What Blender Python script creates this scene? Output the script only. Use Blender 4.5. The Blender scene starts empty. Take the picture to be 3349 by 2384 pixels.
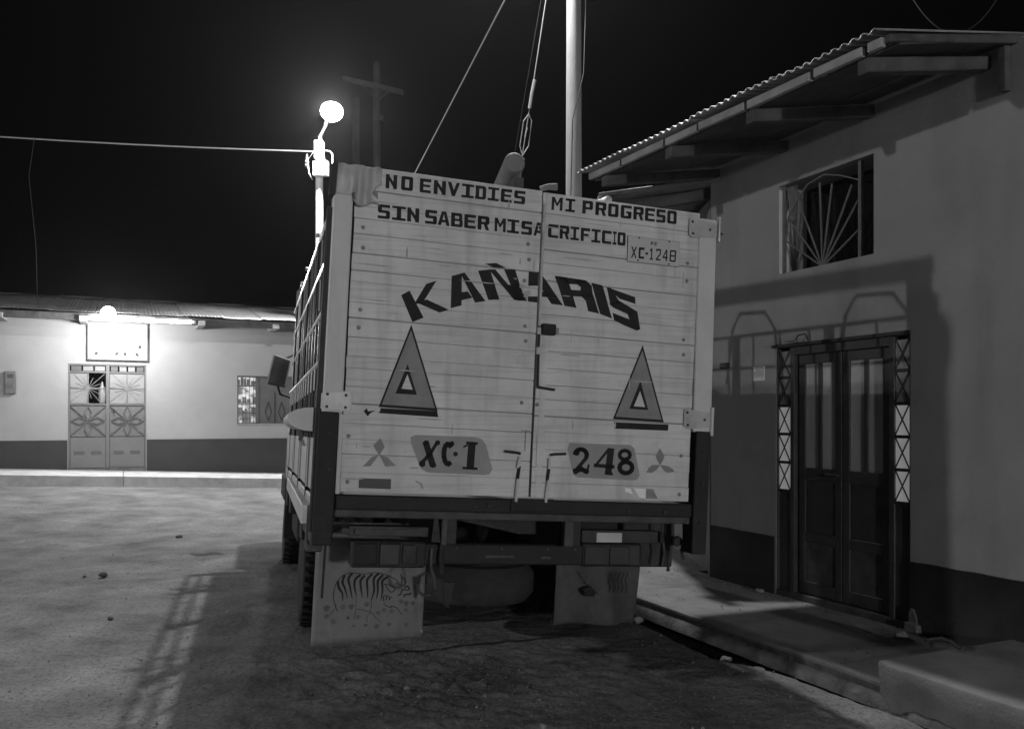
import bpy, bmesh, math, random
from mathutils import Vector, Matrix, noise

random.seed(7)
sc = bpy.context.scene
C = bpy.context.collection
R = math.radians

# ------------------------------------------------------------------ camera
cam = bpy.data.cameras.new('camera')
camo = bpy.data.objects.new('camera', cam)
C.objects.link(camo)
camo.location = (0, 0, 1.6)
camo.rotation_euler = (R(90), 0, 0)
cam.lens = 29.99
cam.sensor_width = 36
cam.shift_y = 0.0526
cam.clip_start = 0.05
cam.clip_end = 2000
sc.camera = camo

# ------------------------------------------------------------------ night sky, exposure
w = bpy.data.worlds.new('World')
sc.world = w
w.use_nodes = True
bg = w.node_tree.nodes['Background']
bg.inputs['Color'].default_value = (1, 1, 1, 1)
bg.inputs["Strength"].default_value = 0.0009
sc.view_settings.view_transform = 'Standard'
sc.view_settings.look = 'None'
sc.view_settings.exposure = 0
sc.view_settings.gamma = 1
sc.view_settings.use_curve_mapping = False
try:
    sc.cycles.use_denoising = True
    sc.cycles.max_bounces = 6
except Exception:
    pass

# lamp powers (watts); each lamp is built further down with its fitting
P_POLE = 1850      # assumed lamp on the concrete pole, right of the truck
P_FAR = 3000       # lamp on the pole across the road
P_LEFT = 1250     # assumed low lamp on the left, outside the picture
P_BEHIND = 2550    # added fill lamp behind the camera, lights the rear doors
TUBE = 45          # fluorescent tube radiance


# ------------------------------------------------------------------ materials
def mat(name, base, rough=0.8, metal=0.0, var=0.25, scale=3.0, bump=0.2, bscale=40.0,
        grit=0.0, grain=0.0, streak=0.0, streak_scale=(14, 14, 1.2), spot=0.0, spot_scale=9.0, aniso=None):
    m = bpy.data.materials.new(name)
    m.use_nodes = True
    nt = m.node_tree
    b = nt.nodes['Principled BSDF']
    b.inputs['Roughness'].default_value = rough
    b.inputs['Metallic'].default_value = metal
    tc = nt.nodes.new('ShaderNodeTexCoord')
    geo = nt.nodes.new('ShaderNodeNewGeometry')
    src = geo.outputs['Position']
    if aniso:
        mp = nt.nodes.new('ShaderNodeMapping')
        mp.inputs['Scale'].default_value = aniso
        nt.links.new(src, mp.inputs['Vector'])
        src_a = mp.outputs['Vector']
    else:
        src_a = src
    n = nt.nodes.new('ShaderNodeTexNoise')
    n.inputs['Scale'].default_value = scale
    n.inputs['Detail'].default_value = 8
    n.inputs['Roughness'].default_value = 0.62
    nt.links.new(src_a, n.inputs['Vector'])
    mr = nt.nodes.new('ShaderNodeMapRange')
    mr.inputs['From Min'].default_value = 0.3
    mr.inputs['From Max'].default_value = 0.7
    mr.inputs['To Min'].default_value = base * (1 - var)
    mr.inputs['To Max'].default_value = base * (1 + var * 0.55)
    nt.links.new(n.outputs['Fac'], mr.inputs['Value'])
    val = mr.outputs['Result']

    def darken(fac_socket, lo, amount):
        nonlocal val
        r2 = nt.nodes.new('ShaderNodeMapRange')
        r2.inputs['From Min'].default_value = lo
        r2.inputs['From Max'].default_value = lo + 0.16
        r2.inputs['To Min'].default_value = 1.0
        r2.inputs['To Max'].default_value = 1.0 - amount
        nt.links.new(fac_socket, r2.inputs['Value'])
        mu = nt.nodes.new('ShaderNodeMath')
        mu.operation = 'MULTIPLY'
        nt.links.new(val, mu.inputs[0])
        nt.links.new(r2.outputs['Result'], mu.inputs[1])
        val = mu.outputs[0]
    if streak:
        mp2 = nt.nodes.new('ShaderNodeMapping')
        mp2.inputs['Scale'].default_value = streak_scale
        nt.links.new(src, mp2.inputs['Vector'])
        n2 = nt.nodes.new('ShaderNodeTexNoise')
        n2.inputs['Scale'].default_value = 1.0
        n2.inputs['Detail'].default_value = 5
        nt.links.new(mp2.outputs['Vector'], n2.inputs['Vector'])
        darken(n2.outputs['Fac'], 0.52, streak)
    if grain:
        mp3 = nt.nodes.new('ShaderNodeMapping')
        mp3.inputs['Scale'].default_value = (1.6, 1.6, 60)
        mp3.inputs['Rotation'].default_value = (0, R(-3.1), 0)
        nt.links.new(src, mp3.inputs['Vector'])
        n6 = nt.nodes.new('ShaderNodeTexNoise')
        n6.inputs['Scale'].default_value = 1.0
        n6.inputs['Detail'].default_value = 4
        nt.links.new(mp3.outputs['Vector'], n6.inputs['Vector'])
        darken(n6.outputs['Fac'], 0.50, grain)
    if spot:
        n3 = nt.nodes.new('ShaderNodeTexNoise')
        n3.inputs['Scale'].default_value = spot_scale
        n3.inputs['Detail'].default_value = 4
        n3.inputs['Roughness'].default_value = 0.7
        nt.links.new(src, n3.inputs['Vector'])
        darken(n3.outputs['Fac'], 0.6, spot)
    if grit:
        n4 = nt.nodes.new('ShaderNodeTexNoise')
        n4.inputs['Scale'].default_value = 38
        n4.inputs['Detail'].default_value = 3
        n4.inputs['Roughness'].default_value = 0.8
        nt.links.new(src, n4.inputs['Vector'])
        darken(n4.outputs['Fac'], 0.48, grit)
        n5 = nt.nodes.new('ShaderNodeTexNoise')
        n5.inputs['Scale'].default_value = 0.35
        n5.inputs['Detail'].default_value = 4
        nt.links.new(src, n5.inputs['Vector'])
        darken(n5.outputs['Fac'], 0.5, .18)
    nt.links.new(val, b.inputs['Base Color'])
    if bump:
        bn = nt.nodes.new('ShaderNodeTexNoise')
        bn.inputs['Scale'].default_value = bscale
        bn.inputs['Detail'].default_value = 6
        nt.links.new(src_a, bn.inputs['Vector'])
        bu = nt.nodes.new('ShaderNodeBump')
        bu.inputs['Strength'].default_value = bump
        bu.inputs['Distance'].default_value = 0.016 if grit else 0.01
        nt.links.new(bn.outputs['Fac'], bu.inputs['Height'])
        nt.links.new(bu.outputs['Normal'], b.inputs['Normal'])
    return m


def emis(name, s, col=1.0):
    m = bpy.data.materials.new(name)
    m.use_nodes = True
    b = m.node_tree.nodes['Principled BSDF']
    b.inputs['Base Color'].default_value = (col, col, col, 1)
    b.inputs['Emission Color'].default_value = (1, 1, 1, 1)
    b.inputs['Emission Strength'].default_value = s
    return m


def glass(name, base=0.02, rough=0.08, alpha=1.0):
    m = bpy.data.materials.new(name)
    m.use_nodes = True
    b = m.node_tree.nodes['Principled BSDF']
    b.inputs['Base Color'].default_value = (base, base, base, 1)
    b.inputs['Roughness'].default_value = rough
    b.inputs['Alpha'].default_value = alpha
    return m


M = dict(
    dirt=mat('packed dirt', 0.185, 0.95, var=0.55, scale=1.6, bump=1.0, bscale=16, spot=0.4, spot_scale=6.5, grit=.5),
    cement=mat('worn cement', 0.175, 0.9, var=0.35, scale=2.6, bump=0.5, bscale=60, spot=0.25, spot_scale=4),
    curb=mat('curb cement', 0.42, 0.9, var=0.3, scale=3.0, bump=0.5, bscale=50, spot=0.2),
    rubble=mat('broken kerb rubble', 0.10, 0.95, var=0.6, scale=9, bump=1.0, bscale=25, spot=0.5),
    gutter=mat('gutter muck and painted shade', 0.014, 0.7, var=0.5, scale=6, bump=1.0, bscale=30),  # near black stands for the deep shade in the channel
    plaster=mat('painted plaster of the near house', 0.265, 0.92, var=0.13, scale=1.9, bump=0.22, bscale=26, streak=0.13, streak_scale=(3, 3, .45), spot=0.12, spot_scale=2.2),
    plaster_far=mat('pale painted plaster', 0.36, 0.9, var=0.10, scale=1.2, bump=0.2, bscale=25, spot=0.08, spot_scale=2),
    wains=mat('dark painted band', 0.042, 0.85, var=0.5, scale=3, bump=0.4, spot=0.4, spot_scale=5),
    wains_far=mat('dark band of the far house', 0.042, 0.8, var=0.15, scale=3, bump=0.2),
    board=mat('white painted planks', 0.64, 0.6, var=0.24, scale=2.2, bump=0.35, bscale=18, grain=.13, streak=0.20,
              streak_scale=(9, 9, 1.0), spot=0.20, spot_scale=3.6),
    post=mat('white painted post', 0.58, 0.55, var=0.14, scale=2.2, bump=0.2, bscale=25, streak=0.10),
    groove=mat('shadowed wood behind planks', 0.32, 0.9),
    paint=mat('black brush paint', 0.020, 0.9, var=0.4, scale=12, bump=0.1),
    greypaint=mat('grey sign paint', 0.24, 0.65, var=0.2, scale=10, bump=0.1),
    palepaint=mat('pale grey sign paint', 0.30, 0.65, var=0.15, scale=10, bump=0.1),
    steel=mat('dark painted steel', 0.014, 0.75, metal=0.0, var=0.4, scale=9, bump=0.4, spot=0.4),
    chassis=mat('greasy chassis steel', 0.028, 0.7, var=0.5, scale=7, bump=0.6, spot=0.4),
    chassis_lt=mat('dusty chassis bracket', 0.07, 0.8, var=0.4, scale=8, bump=0.5),
    rod=mat('bare steel rod', 0.55, 0.35, metal=0.6, var=0.3, scale=14, bump=0.1),
    chrome=mat('polished steel tube', 0.75, 0.22, metal=1.0, var=0.15, scale=9, bump=0.05),
    rubber=mat('dusty tyre rubber', 0.036, 0.9, var=0.4, scale=8, bump=0.5),
    flap=mat('pale rubber mud flap', 0.21, 0.8, var=0.25, scale=4, bump=0.35, bscale=20, spot=0.3, spot_scale=5, streak=0.15),
    wood=mat('old grey timber', 0.075, 0.85, var=0.6, scale=5, bump=0.5, bscale=20),
    fascia=mat('pale fascia timber', 0.30, 0.8, var=0.35, scale=5, bump=0.4),
    soffit=mat('dark soffit boards', 0.07, 0.9, var=0.4, scale=4, bump=0.4),
    door=mat('dark varnished door', 0.05, 0.45, var=0.35, scale=5, bump=0.3),
    curtain=mat('curtain cloth', 0.46, 0.9, var=0.3, scale=6, bump=0.2, aniso=(1, 1, .15)),
    
    iron=mat('black iron bars', 0.022, 0.6, var=0.3, scale=12, bump=0.2),
    paleiron=mat('painted iron bars', 0.12, 0.6, var=0.3, scale=12, bump=0.2),
    zinc=mat('zinc roofing sheet', 0.20, 0.38, metal=0.45, var=0.3, scale=3, bump=0.15, spot=0.25),
    zinc_old=mat('weathered roofing sheet', 0.25, 0.5, metal=0.35, var=0.4, scale=3, bump=0.3, spot=0.35),
    concrete=mat('cast concrete pole', 0.25, 0.85, var=0.15, scale=4, bump=0.4, bscale=50, streak=0.12, streak_scale=(10, 10, .6)),
    polewhite=mat('pale painted pole', 0.55, 0.7, var=0.1, scale=4, bump=0.2),
    dimwood=mat("dimmed timber pole", 0.035, 0.85, var=0.3, scale=4, bump=0.3),  # wood darkened so the far poles look dimly lit
    cable=mat('pale cable', 0.22, 0.7, var=0.2, bump=0),
    blackcable=mat('black cable', 0.012, 0.7, var=0.2, bump=0),
    metaldoor=mat('grey painted metal door', 0.155, 0.5, var=0.1, scale=3, bump=0.15),
    metaldark=mat('darker door ornament', 0.115, 0.5, var=0.15, scale=5, bump=0.1),
    frosted=mat('frosted door glass', 0.27, 0.4, var=0.15, scale=4, bump=0.1),
    cab=mat('pale cab paint', 0.22, 0.3, var=0.12, scale=3, bump=0.08),
    dark=mat('near black interior', 0.012, 0.9, var=0.3, bump=0),
    signw=mat('white sign face', 0.75, 0.6, var=0.05, bump=0),
    stone=mat('grey stone', 0.15, 0.9, var=0.4, scale=12, bump=0.6),
    gravel=mat('dusty gravel', 0.19, 0.95, var=0.6, scale=25, bump=0.4),
    palestone=mat('pale stone', 0.22, 0.85, var=0.25, scale=14, bump=0.5),
    bark=mat('smooth timber log', 0.20, 0.75, var=0.35, scale=5, bump=0.4, bscale=22),
    scuff=mat('rubbed pale paint', 0.42, 0.8, var=.3, scale=14),
    smear=mat('grimy streak', 0.46, 0.8, var=.3, scale=14),
    tin=mat('painted tin sheet', 0.45, 0.4, var=0.3, scale=7, bump=0.4, bscale=14, spot=0.3),
    platem=mat('number plate face', 0.50, 0.45, var=0.08, scale=8, bump=0.05),
    reflect=mat('white reflector tape', 0.95, 0.3, var=0.02, bump=0),
    reddark=mat('dark reflector', 0.10, 0.9, var=0.1, bump=0),
    paper=mat('white printed paper', 0.66, 0.8, var=0.1, bump=0),
    rock2=mat('dark clod', 0.05, 0.95, var=0.5, scale=12, bump=0.8),
)
M['glass'] = glass('window glass', 0.012, 0.06)
M['cabglass'] = glass('cab window glass', 0.015, 0.05)
M['mirrorglass'] = mat('scratched mirror glass', 0.22, 0.18, metal=0.8, var=.3, bump=.1)
M['bulb'] = emis('lit lamp bowl', 40)
M['bulb_small'] = emis('lit shaded lamp bowl', 12)
M['tube'] = emis('lit fluorescent tube', TUBE)
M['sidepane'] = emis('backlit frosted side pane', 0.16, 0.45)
M['room'] = emis('lit room wall', 0.55, 0.6)
_nt = M['room'].node_tree
_b = _nt.nodes['Principled BSDF']
_g = _nt.nodes.new('ShaderNodeNewGeometry')
_n = _nt.nodes.new('ShaderNodeTexNoise')
_n.inputs['Scale'].default_value = 9
_n.inputs['Detail'].default_value = 3
_m = _nt.nodes.new('ShaderNodeMapRange')
_m.inputs['From Min'].default_value = .4
_m.inputs['From Max'].default_value = .62
_m.inputs['To Min'].default_value = .12
_m.inputs['To Max'].default_value = .75
_nt.links.new(_g.outputs['Position'], _n.inputs['Vector'])
_nt.links.new(_n.outputs['Fac'], _m.inputs['Value'])
_nt.links.new(_m.outputs['Result'], _b.inputs['Emission Strength'])
M['roomdim'] = emis('lit shelf goods', 0.10, 0.35)


# ------------------------------------------------------------------ mesh builder
class MB:
    def __init__(s):
        s.v, s.f = [], []

    def poly(s, pts, faces):
        n = len(s.v)
        s.v += [tuple(p) for p in pts]
        s.f += [tuple(i + n for i in f) for f in faces]
        return s

    def box(s, x0, x1, y0, y1, z0, z1):
        p = [(x, y, z) for z in (z0, z1) for y in (y0, y1) for x in (x0, x1)]
        return s.poly(p, [(0, 2, 3, 1), (4, 5, 7, 6), (0, 1, 5, 4), (2, 6, 7, 3), (0, 4, 6, 2), (1, 3, 7, 5)])

    def hexa(s, a, b):
        """a, b: two quads (lists of 4 points), joined into a solid."""
        return s.poly(list(a) + list(b), [(3, 2, 1, 0), (4, 5, 6, 7), (0, 1, 5, 4), (1, 2, 6, 5), (2, 3, 7, 6), (3, 0, 4, 7)])

    def prism(s, pts, d):
        """pts: planar outline (3-D points), d: extrusion vector."""
        n = len(pts)
        d = Vector(d)
        q = [Vector(p) for p in pts]
        return s.poly(q + [p + d for p in q],
                      [tuple(range(n))[::-1], tuple(range(n, 2 * n))] + [(i, (i + 1) % n, n + (i + 1) % n, n + i) for i in range(n)])

    def tube(s, path, r, n=8, r1=None, cap=True):
        path = [Vector(p) for p in path]
        m = len(path)
        base = len(s.v)
        for i, p in enumerate(path):
            t = (path[min(i + 1, m - 1)] - path[max(i - 1, 0)]).normalized()
            a = Vector((0, 0, 1)) if abs(t.z) < 0.9 else Vector((1, 0, 0))
            u = t.cross(a).normalized()
            q = t.cross(u)
            rr = r if r1 is None else r + (r1 - r) * i / (m - 1)
            for k in range(n):
                an = 2 * math.pi * k / n
                s.v.append(tuple(p + (u * math.cos(an) + q * math.sin(an)) * rr))
        for i in range(m - 1):
            for k in range(n):
                a0 = base + i * n + k
                a1 = base + i * n + (k + 1) % n
                s.f.append((a0, a1, a1 + n, a0 + n))
        if cap:
            s.f.append(tuple(base + k for k in range(n))[::-1])
            s.f.append(tuple(base + (m - 1) * n + k for k in range(n)))
        return s

    def bar(s, a, b, wx, wy, up=(0, 0, 1)):
        a, b = Vector(a), Vector(b)
        t = (b - a).normalized()
        up = Vector(up)
        if abs(t.dot(up)) > 0.98:
            up = Vector((0, 1, 0))
        u = t.cross(up).normalized() * wx / 2
        q = u.normalized().cross(t).normalized() * wy / 2
        return s.hexa([a - u - q, a + u - q, a + u + q, a - u + q], [b - u - q, b + u - q, b + u + q, b - u + q])

    def lathe(s, c, axis, prof, n=24):
        """prof: (distance along axis, radius)"""
        c, axis = Vector(c), Vector(axis).normalized()
        a = Vector((0, 0, 1)) if abs(axis.z) < 0.9 else Vector((1, 0, 0))
        u = axis.cross(a).normalized()
        q = axis.cross(u)
        base = len(s.v)
        for d, r in prof:
            for k in range(n):
                an = 2 * math.pi * k / n
                s.v.append(tuple(c + axis * d + (u * math.cos(an) + q * math.sin(an)) * r))
        for i in range(len(prof) - 1):
            for k in range(n):
                a0 = base + i * n + k
                a1 = base + i * n + (k + 1) % n
                s.f.append((a0, a1, a1 + n, a0 + n))
        s.f.append(tuple(base + k for k in range(n))[::-1])
        s.f.append(tuple(base + (len(prof) - 1) * n + k for k in range(n)))
        return s

    def build(s, name, m, parent=None, smooth=False, bevel=0):
        me = bpy.data.meshes.new(name)
        me.from_pydata(s.v, [], s.f)
        me.update()
        bm = bmesh.new()
        bm.from_mesh(me)
        if smooth != 'sheet':
            bmesh.ops.recalc_face_normals(bm, faces=bm.faces)
        bm.to_mesh(me)
        bm.free()
        me.materials.append(M[m] if isinstance(m, str) else m)
        if smooth:
            for p in me.polygons:
                p.use_smooth = True
            if smooth != 'sheet':
                try:
                    me.set_sharp_from_angle(angle=R(40))
                except Exception:
                    pass
        o = bpy.data.objects.new(name, me)
        C.objects.link(o)
        if parent:
            o.parent = parent
        if bevel:
            bv = o.modifiers.new('bevel', 'BEVEL')
            bv.width = bevel
            bv.segments = 1
            bv.limit_method = 'ANGLE'
        return o


def tag(o, label=None, cat=None, group=None, kind=None):
    if label:
        o['label'] = label
    if cat:
        o['category'] = cat
    if group:
        o['group'] = group
    if kind:
        o['kind'] = kind
    return o


def empty(name, loc=(0, 0, 0), rz=0, parent=None):
    o = bpy.data.objects.new(name, None)
    o.empty_display_size = 0.2
    C.objects.link(o)
    o.location = loc
    o.rotation_euler = (0, 0, rz)
    if parent:
        o.parent = parent
    return o


def wall_cells(L0, L1, Z0, Z1, y0, y1, holes):
    xs = sorted(set([L0, L1] + [h[0] for h in holes] + [h[1] for h in holes]))
    zs = sorted(set([Z0, Z1] + [h[2] for h in holes] + [h[3] for h in holes]))
    mb = MB()
    for i in range(len(xs) - 1):
        for j in range(len(zs) - 1):
            cx, cz = (xs[i] + xs[i + 1]) / 2, (zs[j] + zs[j + 1]) / 2
            if any(h[0] < cx < h[1] and h[2] < cz < h[3] for h in holes):
                continue
            mb.box(xs[i], xs[i + 1], y0, y1, zs[j], zs[j + 1])
    return mb


# ------------------------------------------------------------------ frames of reference
# far house: local x along its wall to the right, -y out into the street
FA = math.atan2(.4125, .911)
F0 = Vector((-8.70, 18.3, 0))
# near house: local x along its wall away from the camera, +y out into the street
NA = math.atan2(.9109, -.4126)
N0 = Vector((2.76, 6.0, 0))


def sstep(t):
    t = max(0, min(1, t))
    return t * t * (3 - 2 * t)


def far_sd(x, y):
    dx, dy = x - F0.x, y - F0.y
    return dx * .911 + dy * .4125, dx * .4125 - dy * .911


def curb_z(s):
    return max(-0.06, min(0.55, .31 - .042 * (s + 1.81)))


def gz(x, y):
    s, d = far_sd(x, y)
    return curb_z(s) * sstep((8.5 - d) / 7.1)


def side_x(y):
    return 1.068 - .453 * (y - 7.05) if y < 7.3 else .955 - .2 * (y - 7.3)


def edge_x(y):
    pts = [(-30, side_x(-30) - .05), (3, side_x(3) - .05), (4.63, side_x(4.63) - .05), (5.1, side_x(5.1) - .055), (5.4, side_x(5.4) - .10), (5.6, side_x(5.6) - .16),
           (5.8, side_x(5.8) - .27), (6.3, side_x(6.3) - .25), (7.02, side_x(7.02) - .16), (7.5, side_x(7.5) - .08), (300, side_x(300) - .08)]
    for i in range(len(pts) - 1):
        if y <= pts[i + 1][0]:
            t = (y - pts[i][0]) / (pts[i + 1][0] - pts[i][0])
            # interpolate the gap, not the absolute position
            g0 = side_x(pts[i][0]) - pts[i][1]
            g1 = side_x(pts[i + 1][0]) - pts[i + 1][1]
            return side_x(y) - (g0 + (g1 - g0) * t) + .012 * noise.noise(Vector((y * 7, 3, 0)))
    return side_x(y) - .08


# ------------------------------------------------------------------ ground
def build_ground():
    ys = [-60, -30, -15, -8, -4, -2]
    y = -1.0
    while y < 2.6:
        ys.append(y)
        y += .25
    while y < 9:
        ys.append(y)
        y += .035
    while y < 22:
        ys.append(y)
        y += .1
    while y < 400:
        ys.append(y)
        y *= 1.25
    ts = [0, .02, .05]
    t = .09
    while t < 6.5:
        ts.append(t)
        t += .045
    while t < 14:
        ts.append(t)
        t += .13
    while t < 400:
        ts.append(t)
        t *= 1.3
    mb = MB()
    nc = len(ts) + 2
    for y in ys:
        ex = edge_x(y)
        mb.v.append((side_x(y) + 150, y, -.36))
        mb.v.append((ex + .03, y, -.33 + .03 * noise.noise(Vector((y * 5, 0, 0)))))
        for t in ts:
            x = ex - t
            z = gz(x, y)
            if y > 2 and y < 24 and t < 16:
                p = Vector((x, y, 0))
                amp = 1 if z < .02 else .5
                z += amp * (.022 * noise.noise(p * .9) + .012 * noise.noise(p * 2.7) + .008 * noise.noise(p * 7.5) + .006 * noise.noise(p * 17))
                # loose clods under and behind the truck
                cl = math.exp(-((x + .6) / 1.5) ** 2 - ((y - 5.2) / 1.0) ** 2)
                q = noise.noise(p * 11 + Vector((5, 5, 0)))
                z += cl * (max(0, q) * .05 + max(0, noise.noise(p * 23)) * .02)
                du = (x + 3.4) * .957 + (y - 8) * .289
                for c_ in (-1.1, .35):
                    z -= amp * .022 * math.exp(-((du - c_ + .08 * noise.noise(p * .6)) / .13) ** 2) * (.6 + .5 * noise.noise(p * 1.4))
                if t < .12:
                    z -= .03 * (1 - t / .12) ** 2
            mb.v.append((x, y, z))
    for j in range(len(ys) - 1):
        for i in range(nc - 1):
            a = j * nc + i
            mb.f.append((a, a + 1, a + nc + 1, a + nc))
    o = mb.build('ground', 'dirt', smooth=True)
    tag(o, kind='structure')
    return o


ground = build_ground()
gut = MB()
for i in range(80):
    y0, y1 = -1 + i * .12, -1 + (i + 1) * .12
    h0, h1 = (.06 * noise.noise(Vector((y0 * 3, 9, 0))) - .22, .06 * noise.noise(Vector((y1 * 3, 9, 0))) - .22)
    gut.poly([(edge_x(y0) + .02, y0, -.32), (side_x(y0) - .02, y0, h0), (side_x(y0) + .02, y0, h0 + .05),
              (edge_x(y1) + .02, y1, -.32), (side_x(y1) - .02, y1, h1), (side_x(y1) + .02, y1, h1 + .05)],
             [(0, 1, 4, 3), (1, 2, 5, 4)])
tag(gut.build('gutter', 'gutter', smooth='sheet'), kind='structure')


# near pavement: one poured strip with a rough rounded edge
def near_pavement():
    mb = MB()
    ys = [-6 + i * .06 for i in range(int(20.5 / .06))]
    cols = None
    for y in ys:
        e = side_x(y) + .010 * noise.noise(Vector((y * 4, 1, 0))) + .006 * noise.noise(Vector((y * 15, 1, 0)))
        z = .12
        xw = 2.76 - .453 * (y - 6) if y < 8.3 else 1.72 - .2 * (y - 8.3) + .35
        lm = max(0, noise.noise(Vector((y * 5, 7, 0))) + .45 + .35 * noise.noise(Vector((y * 17, 2, 0))))
        row = [(e + .05, y, -.35), (e + .035, y, -.075), (e - .028 - .05 * lm, y, -.035 + .02 * lm), (e - .018 - .045 * lm, y, .0 + .025 * lm), (e + .012, y, .055), (e + .004, y, z - .03), (e + .006, y, z - .012), (e + .03, y, z)]
        n = 8
        for k in range(1, n + 1):
            x = e + .02 + (xw + .05 - e) * k / n
            row.append((x, y, z + .004 * noise.noise(Vector((x * 3, y * 3, 0)))))
        cols = len(row)
        mb.v += row
    for j in range(len(ys) - 1):
        for i in range(cols - 1):
            a = j * cols + i
            mb.f.append((a, a + 1, a + cols + 1, a + cols))
    o = mb.build('pavement', 'cement', smooth=True)
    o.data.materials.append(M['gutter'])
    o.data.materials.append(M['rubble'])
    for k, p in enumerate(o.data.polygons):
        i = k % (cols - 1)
        p.material_index = 1 if i < 2 else (2 if i < 5 else 0)  # undercut below the kerb lumps is blacked in as shade
    tag(o, kind='structure')


near_pavement()

# far pavement: poured slabs, each its own piece, falling to the right with the street
fp = empty('far_pavement', F0, FA)
tag(fp, kind='structure')
js = [-16, -11, -6.2, -2.6, .33, 4.7, 8.4, 12]
for k in range(len(js) - 1):
    a, b = js[k] + .006, js[k + 1] - .006
    mb = MB()
    zt = lambda s: curb_z(s) + .21
    n = 6
    for i in range(n):
        s0, s1 = a + (b - a) * i / n, a + (b - a) * (i + 1) / n
        mb.hexa([(s0, 0, curb_z(s0) - .3), (s0, -1.4, curb_z(s0) - .3), (s0, -1.4, zt(s0)), (s0, 0, zt(s0) + .045)],
                [(s1, 0, curb_z(s1) - .3), (s1, -1.4, curb_z(s1) - .3), (s1, -1.4, zt(s1)), (s1, 0, zt(s1) + .045)])
    mb.build('slab', 'curb', fp)

# raised cement step by the near house door
stp = MB()
d = Vector((math.cos(NA), math.sin(NA), 0))
q = Vector((-math.sin(NA), math.cos(NA), 0))


def nw(s, o, z):
    return tuple(N0 + d * s + q * o + Vector((0, 0, z)))


n = 40
prof = [(.003, -.02), (1.13, -.02), (1.14, .10), (1.15, .215), (1.142, .230), (1.125, .236), (.003, .236)]
for i in range(n + 1):
    s0 = -.79 - 4.0 * i / n
    for (o_, z_) in prof:
        j = .009 * noise.noise(Vector((s0 * 5, z_ * 6, o_)))
        rnd = .035 if i == 0 and o_ > 1 else 0
        stp.v.append(nw(s0 + (.012 if i == 0 and z_ > .23 else 0) * -1, o_ + (j if o_ > 1 else 0) - rnd, z_ + j * .4))
m_ = len(prof)
for i in range(n):
    for k in range(m_):
        a_, b_ = i * m_ + k, i * m_ + (k + 1) % m_
        stp.f.append((a_, b_, b_ + m_, a_ + m_))
stp.f.append(tuple(range(m_)))
stp.f.append(tuple(range(n * m_, n * m_ + m_)))
o = stp.build('cement_step', 'cement', smooth=True)
tag(o, 'raised worn cement step crossing the pavement in the bottom right corner', 'step')


# ------------------------------------------------------------------ roofing sheets
def corr_sheet(name, mname, parent, x0, x1, ya, za, yb, zb, pitch=.076, amp=.010, lift=0.0, th=.004, skew=(0, 0)):
    """corrugations run from (ya,za) to (yb,zb); sheet spans x0..x1; skew shifts y at x0/x1 of the a edge"""
    mb = MB()
    n = max(2, int((x1 - x0) / pitch * 6))
    ny = 3
    for j in range(ny + 1):
        t = j / ny
        for i in range(n + 1):
            u = i / n
            x = x0 + (x1 - x0) * u
            w_ = amp * math.cos(x / pitch * 2 * math.pi)
            y_ = ya + (yb - ya) * t + (1 - t) * (skew[0] * (1 - u) + skew[1] * u)
            mb.v.append((x, y_ + .008 * noise.noise(Vector((x * 5, t, 9))), za + (zb - za) * t + w_ + lift + .007 * noise.noise(Vector((x * 1.7, y_, 3))) + .003 * noise.noise(Vector((x * 9, y_ * 3, 1)))))
    m = n + 1
    for j in range(ny):
        for i in range(n):
            a = j * m + i
            mb.f.append((a, a + 1, a + m + 1, a + m))
    o = mb.build(name, mname, parent, smooth='sheet')
    so = o.modifiers.new('thick', 'SOLIDIFY')
    so.thickness = th
    return o


# ------------------------------------------------------------------ far house
fh = empty('plastered_house', F0, FA)
tag(fh, 'long low plastered house with grey metal door across the dirt road', 'house')
doorF = (-.735, .785, .40, 2.755)
winF = (2.69, 3.95, 1.48, 2.57)
roomd = 3.0
wall_cells(-14, 9, -.4, 3.78, 0, .3, [doorF, winF]).build('wall', 'plaster_far', fh)
# dark band with a thin raised edge, left and right of the door
for a, b in ((-14, doorF[0] - .01), (doorF[1] + .01, 9)):
    mb = MB()
    n = 12
    mb.box(a, b, -.014, -.001, -.35, 1.14)
    mb.build('painted_band', 'wains_far', fh)
# side and back walls close the room so that the lamp light stays outside
MB().box(-14, -13.7, .3, 6, -.4, 3.9).box(8.7, 9, .3, 6, -.4, 3.9).box(-14, 9, 6, 6.3, -.4, 3.9).build('back_wall', 'plaster_far', fh)
MB().box(-13.7, 8.7, .3, 6, -.42, .38).build('floor', 'cement', fh)
# roof
rf = empty('roof', (0, 0, 0), 0, fh)
x = -14.3
k = 0
while x < 9.3:
    corr_sheet('roofing_sheet', 'zinc', rf, x, min(x + .86, 9.35), -.86 + random.uniform(-.02, .02), 3.77, 2.6, 4.50,
               lift=.012 * (k % 2), amp=.005, pitch=.076)
    x += .83
    k += 1
x = -14.3
while x < 9.3:
    corr_sheet('roofing_sheet', 'zinc', rf, x, min(x + .86, 9.35), 6.9, 3.75, 2.6, 4.50, lift=.012 * (k % 2), amp=.005, pitch=.076)
    x += .83
    k += 1
MB().box(-14.2, 9.2, -.78, -.72, 3.60, 3.745).build('eave_beam', 'wood', rf)
MB().box(-14.2, 9.2, -.70, -.02, 3.70, 3.72).build('soffit', 'soffit', rf)
for s in (-12.6, -10.8, -9, -7.2, -5.4, -3.6, -1.9, -.42, 1.86, 3.42, 5.2, 7, 8.6):
    MB().box(s - .07, s + .07, -.86, .25, 3.58 + .004, 3.69).build('rafter', 'fascia', rf, bevel=.006)

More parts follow.
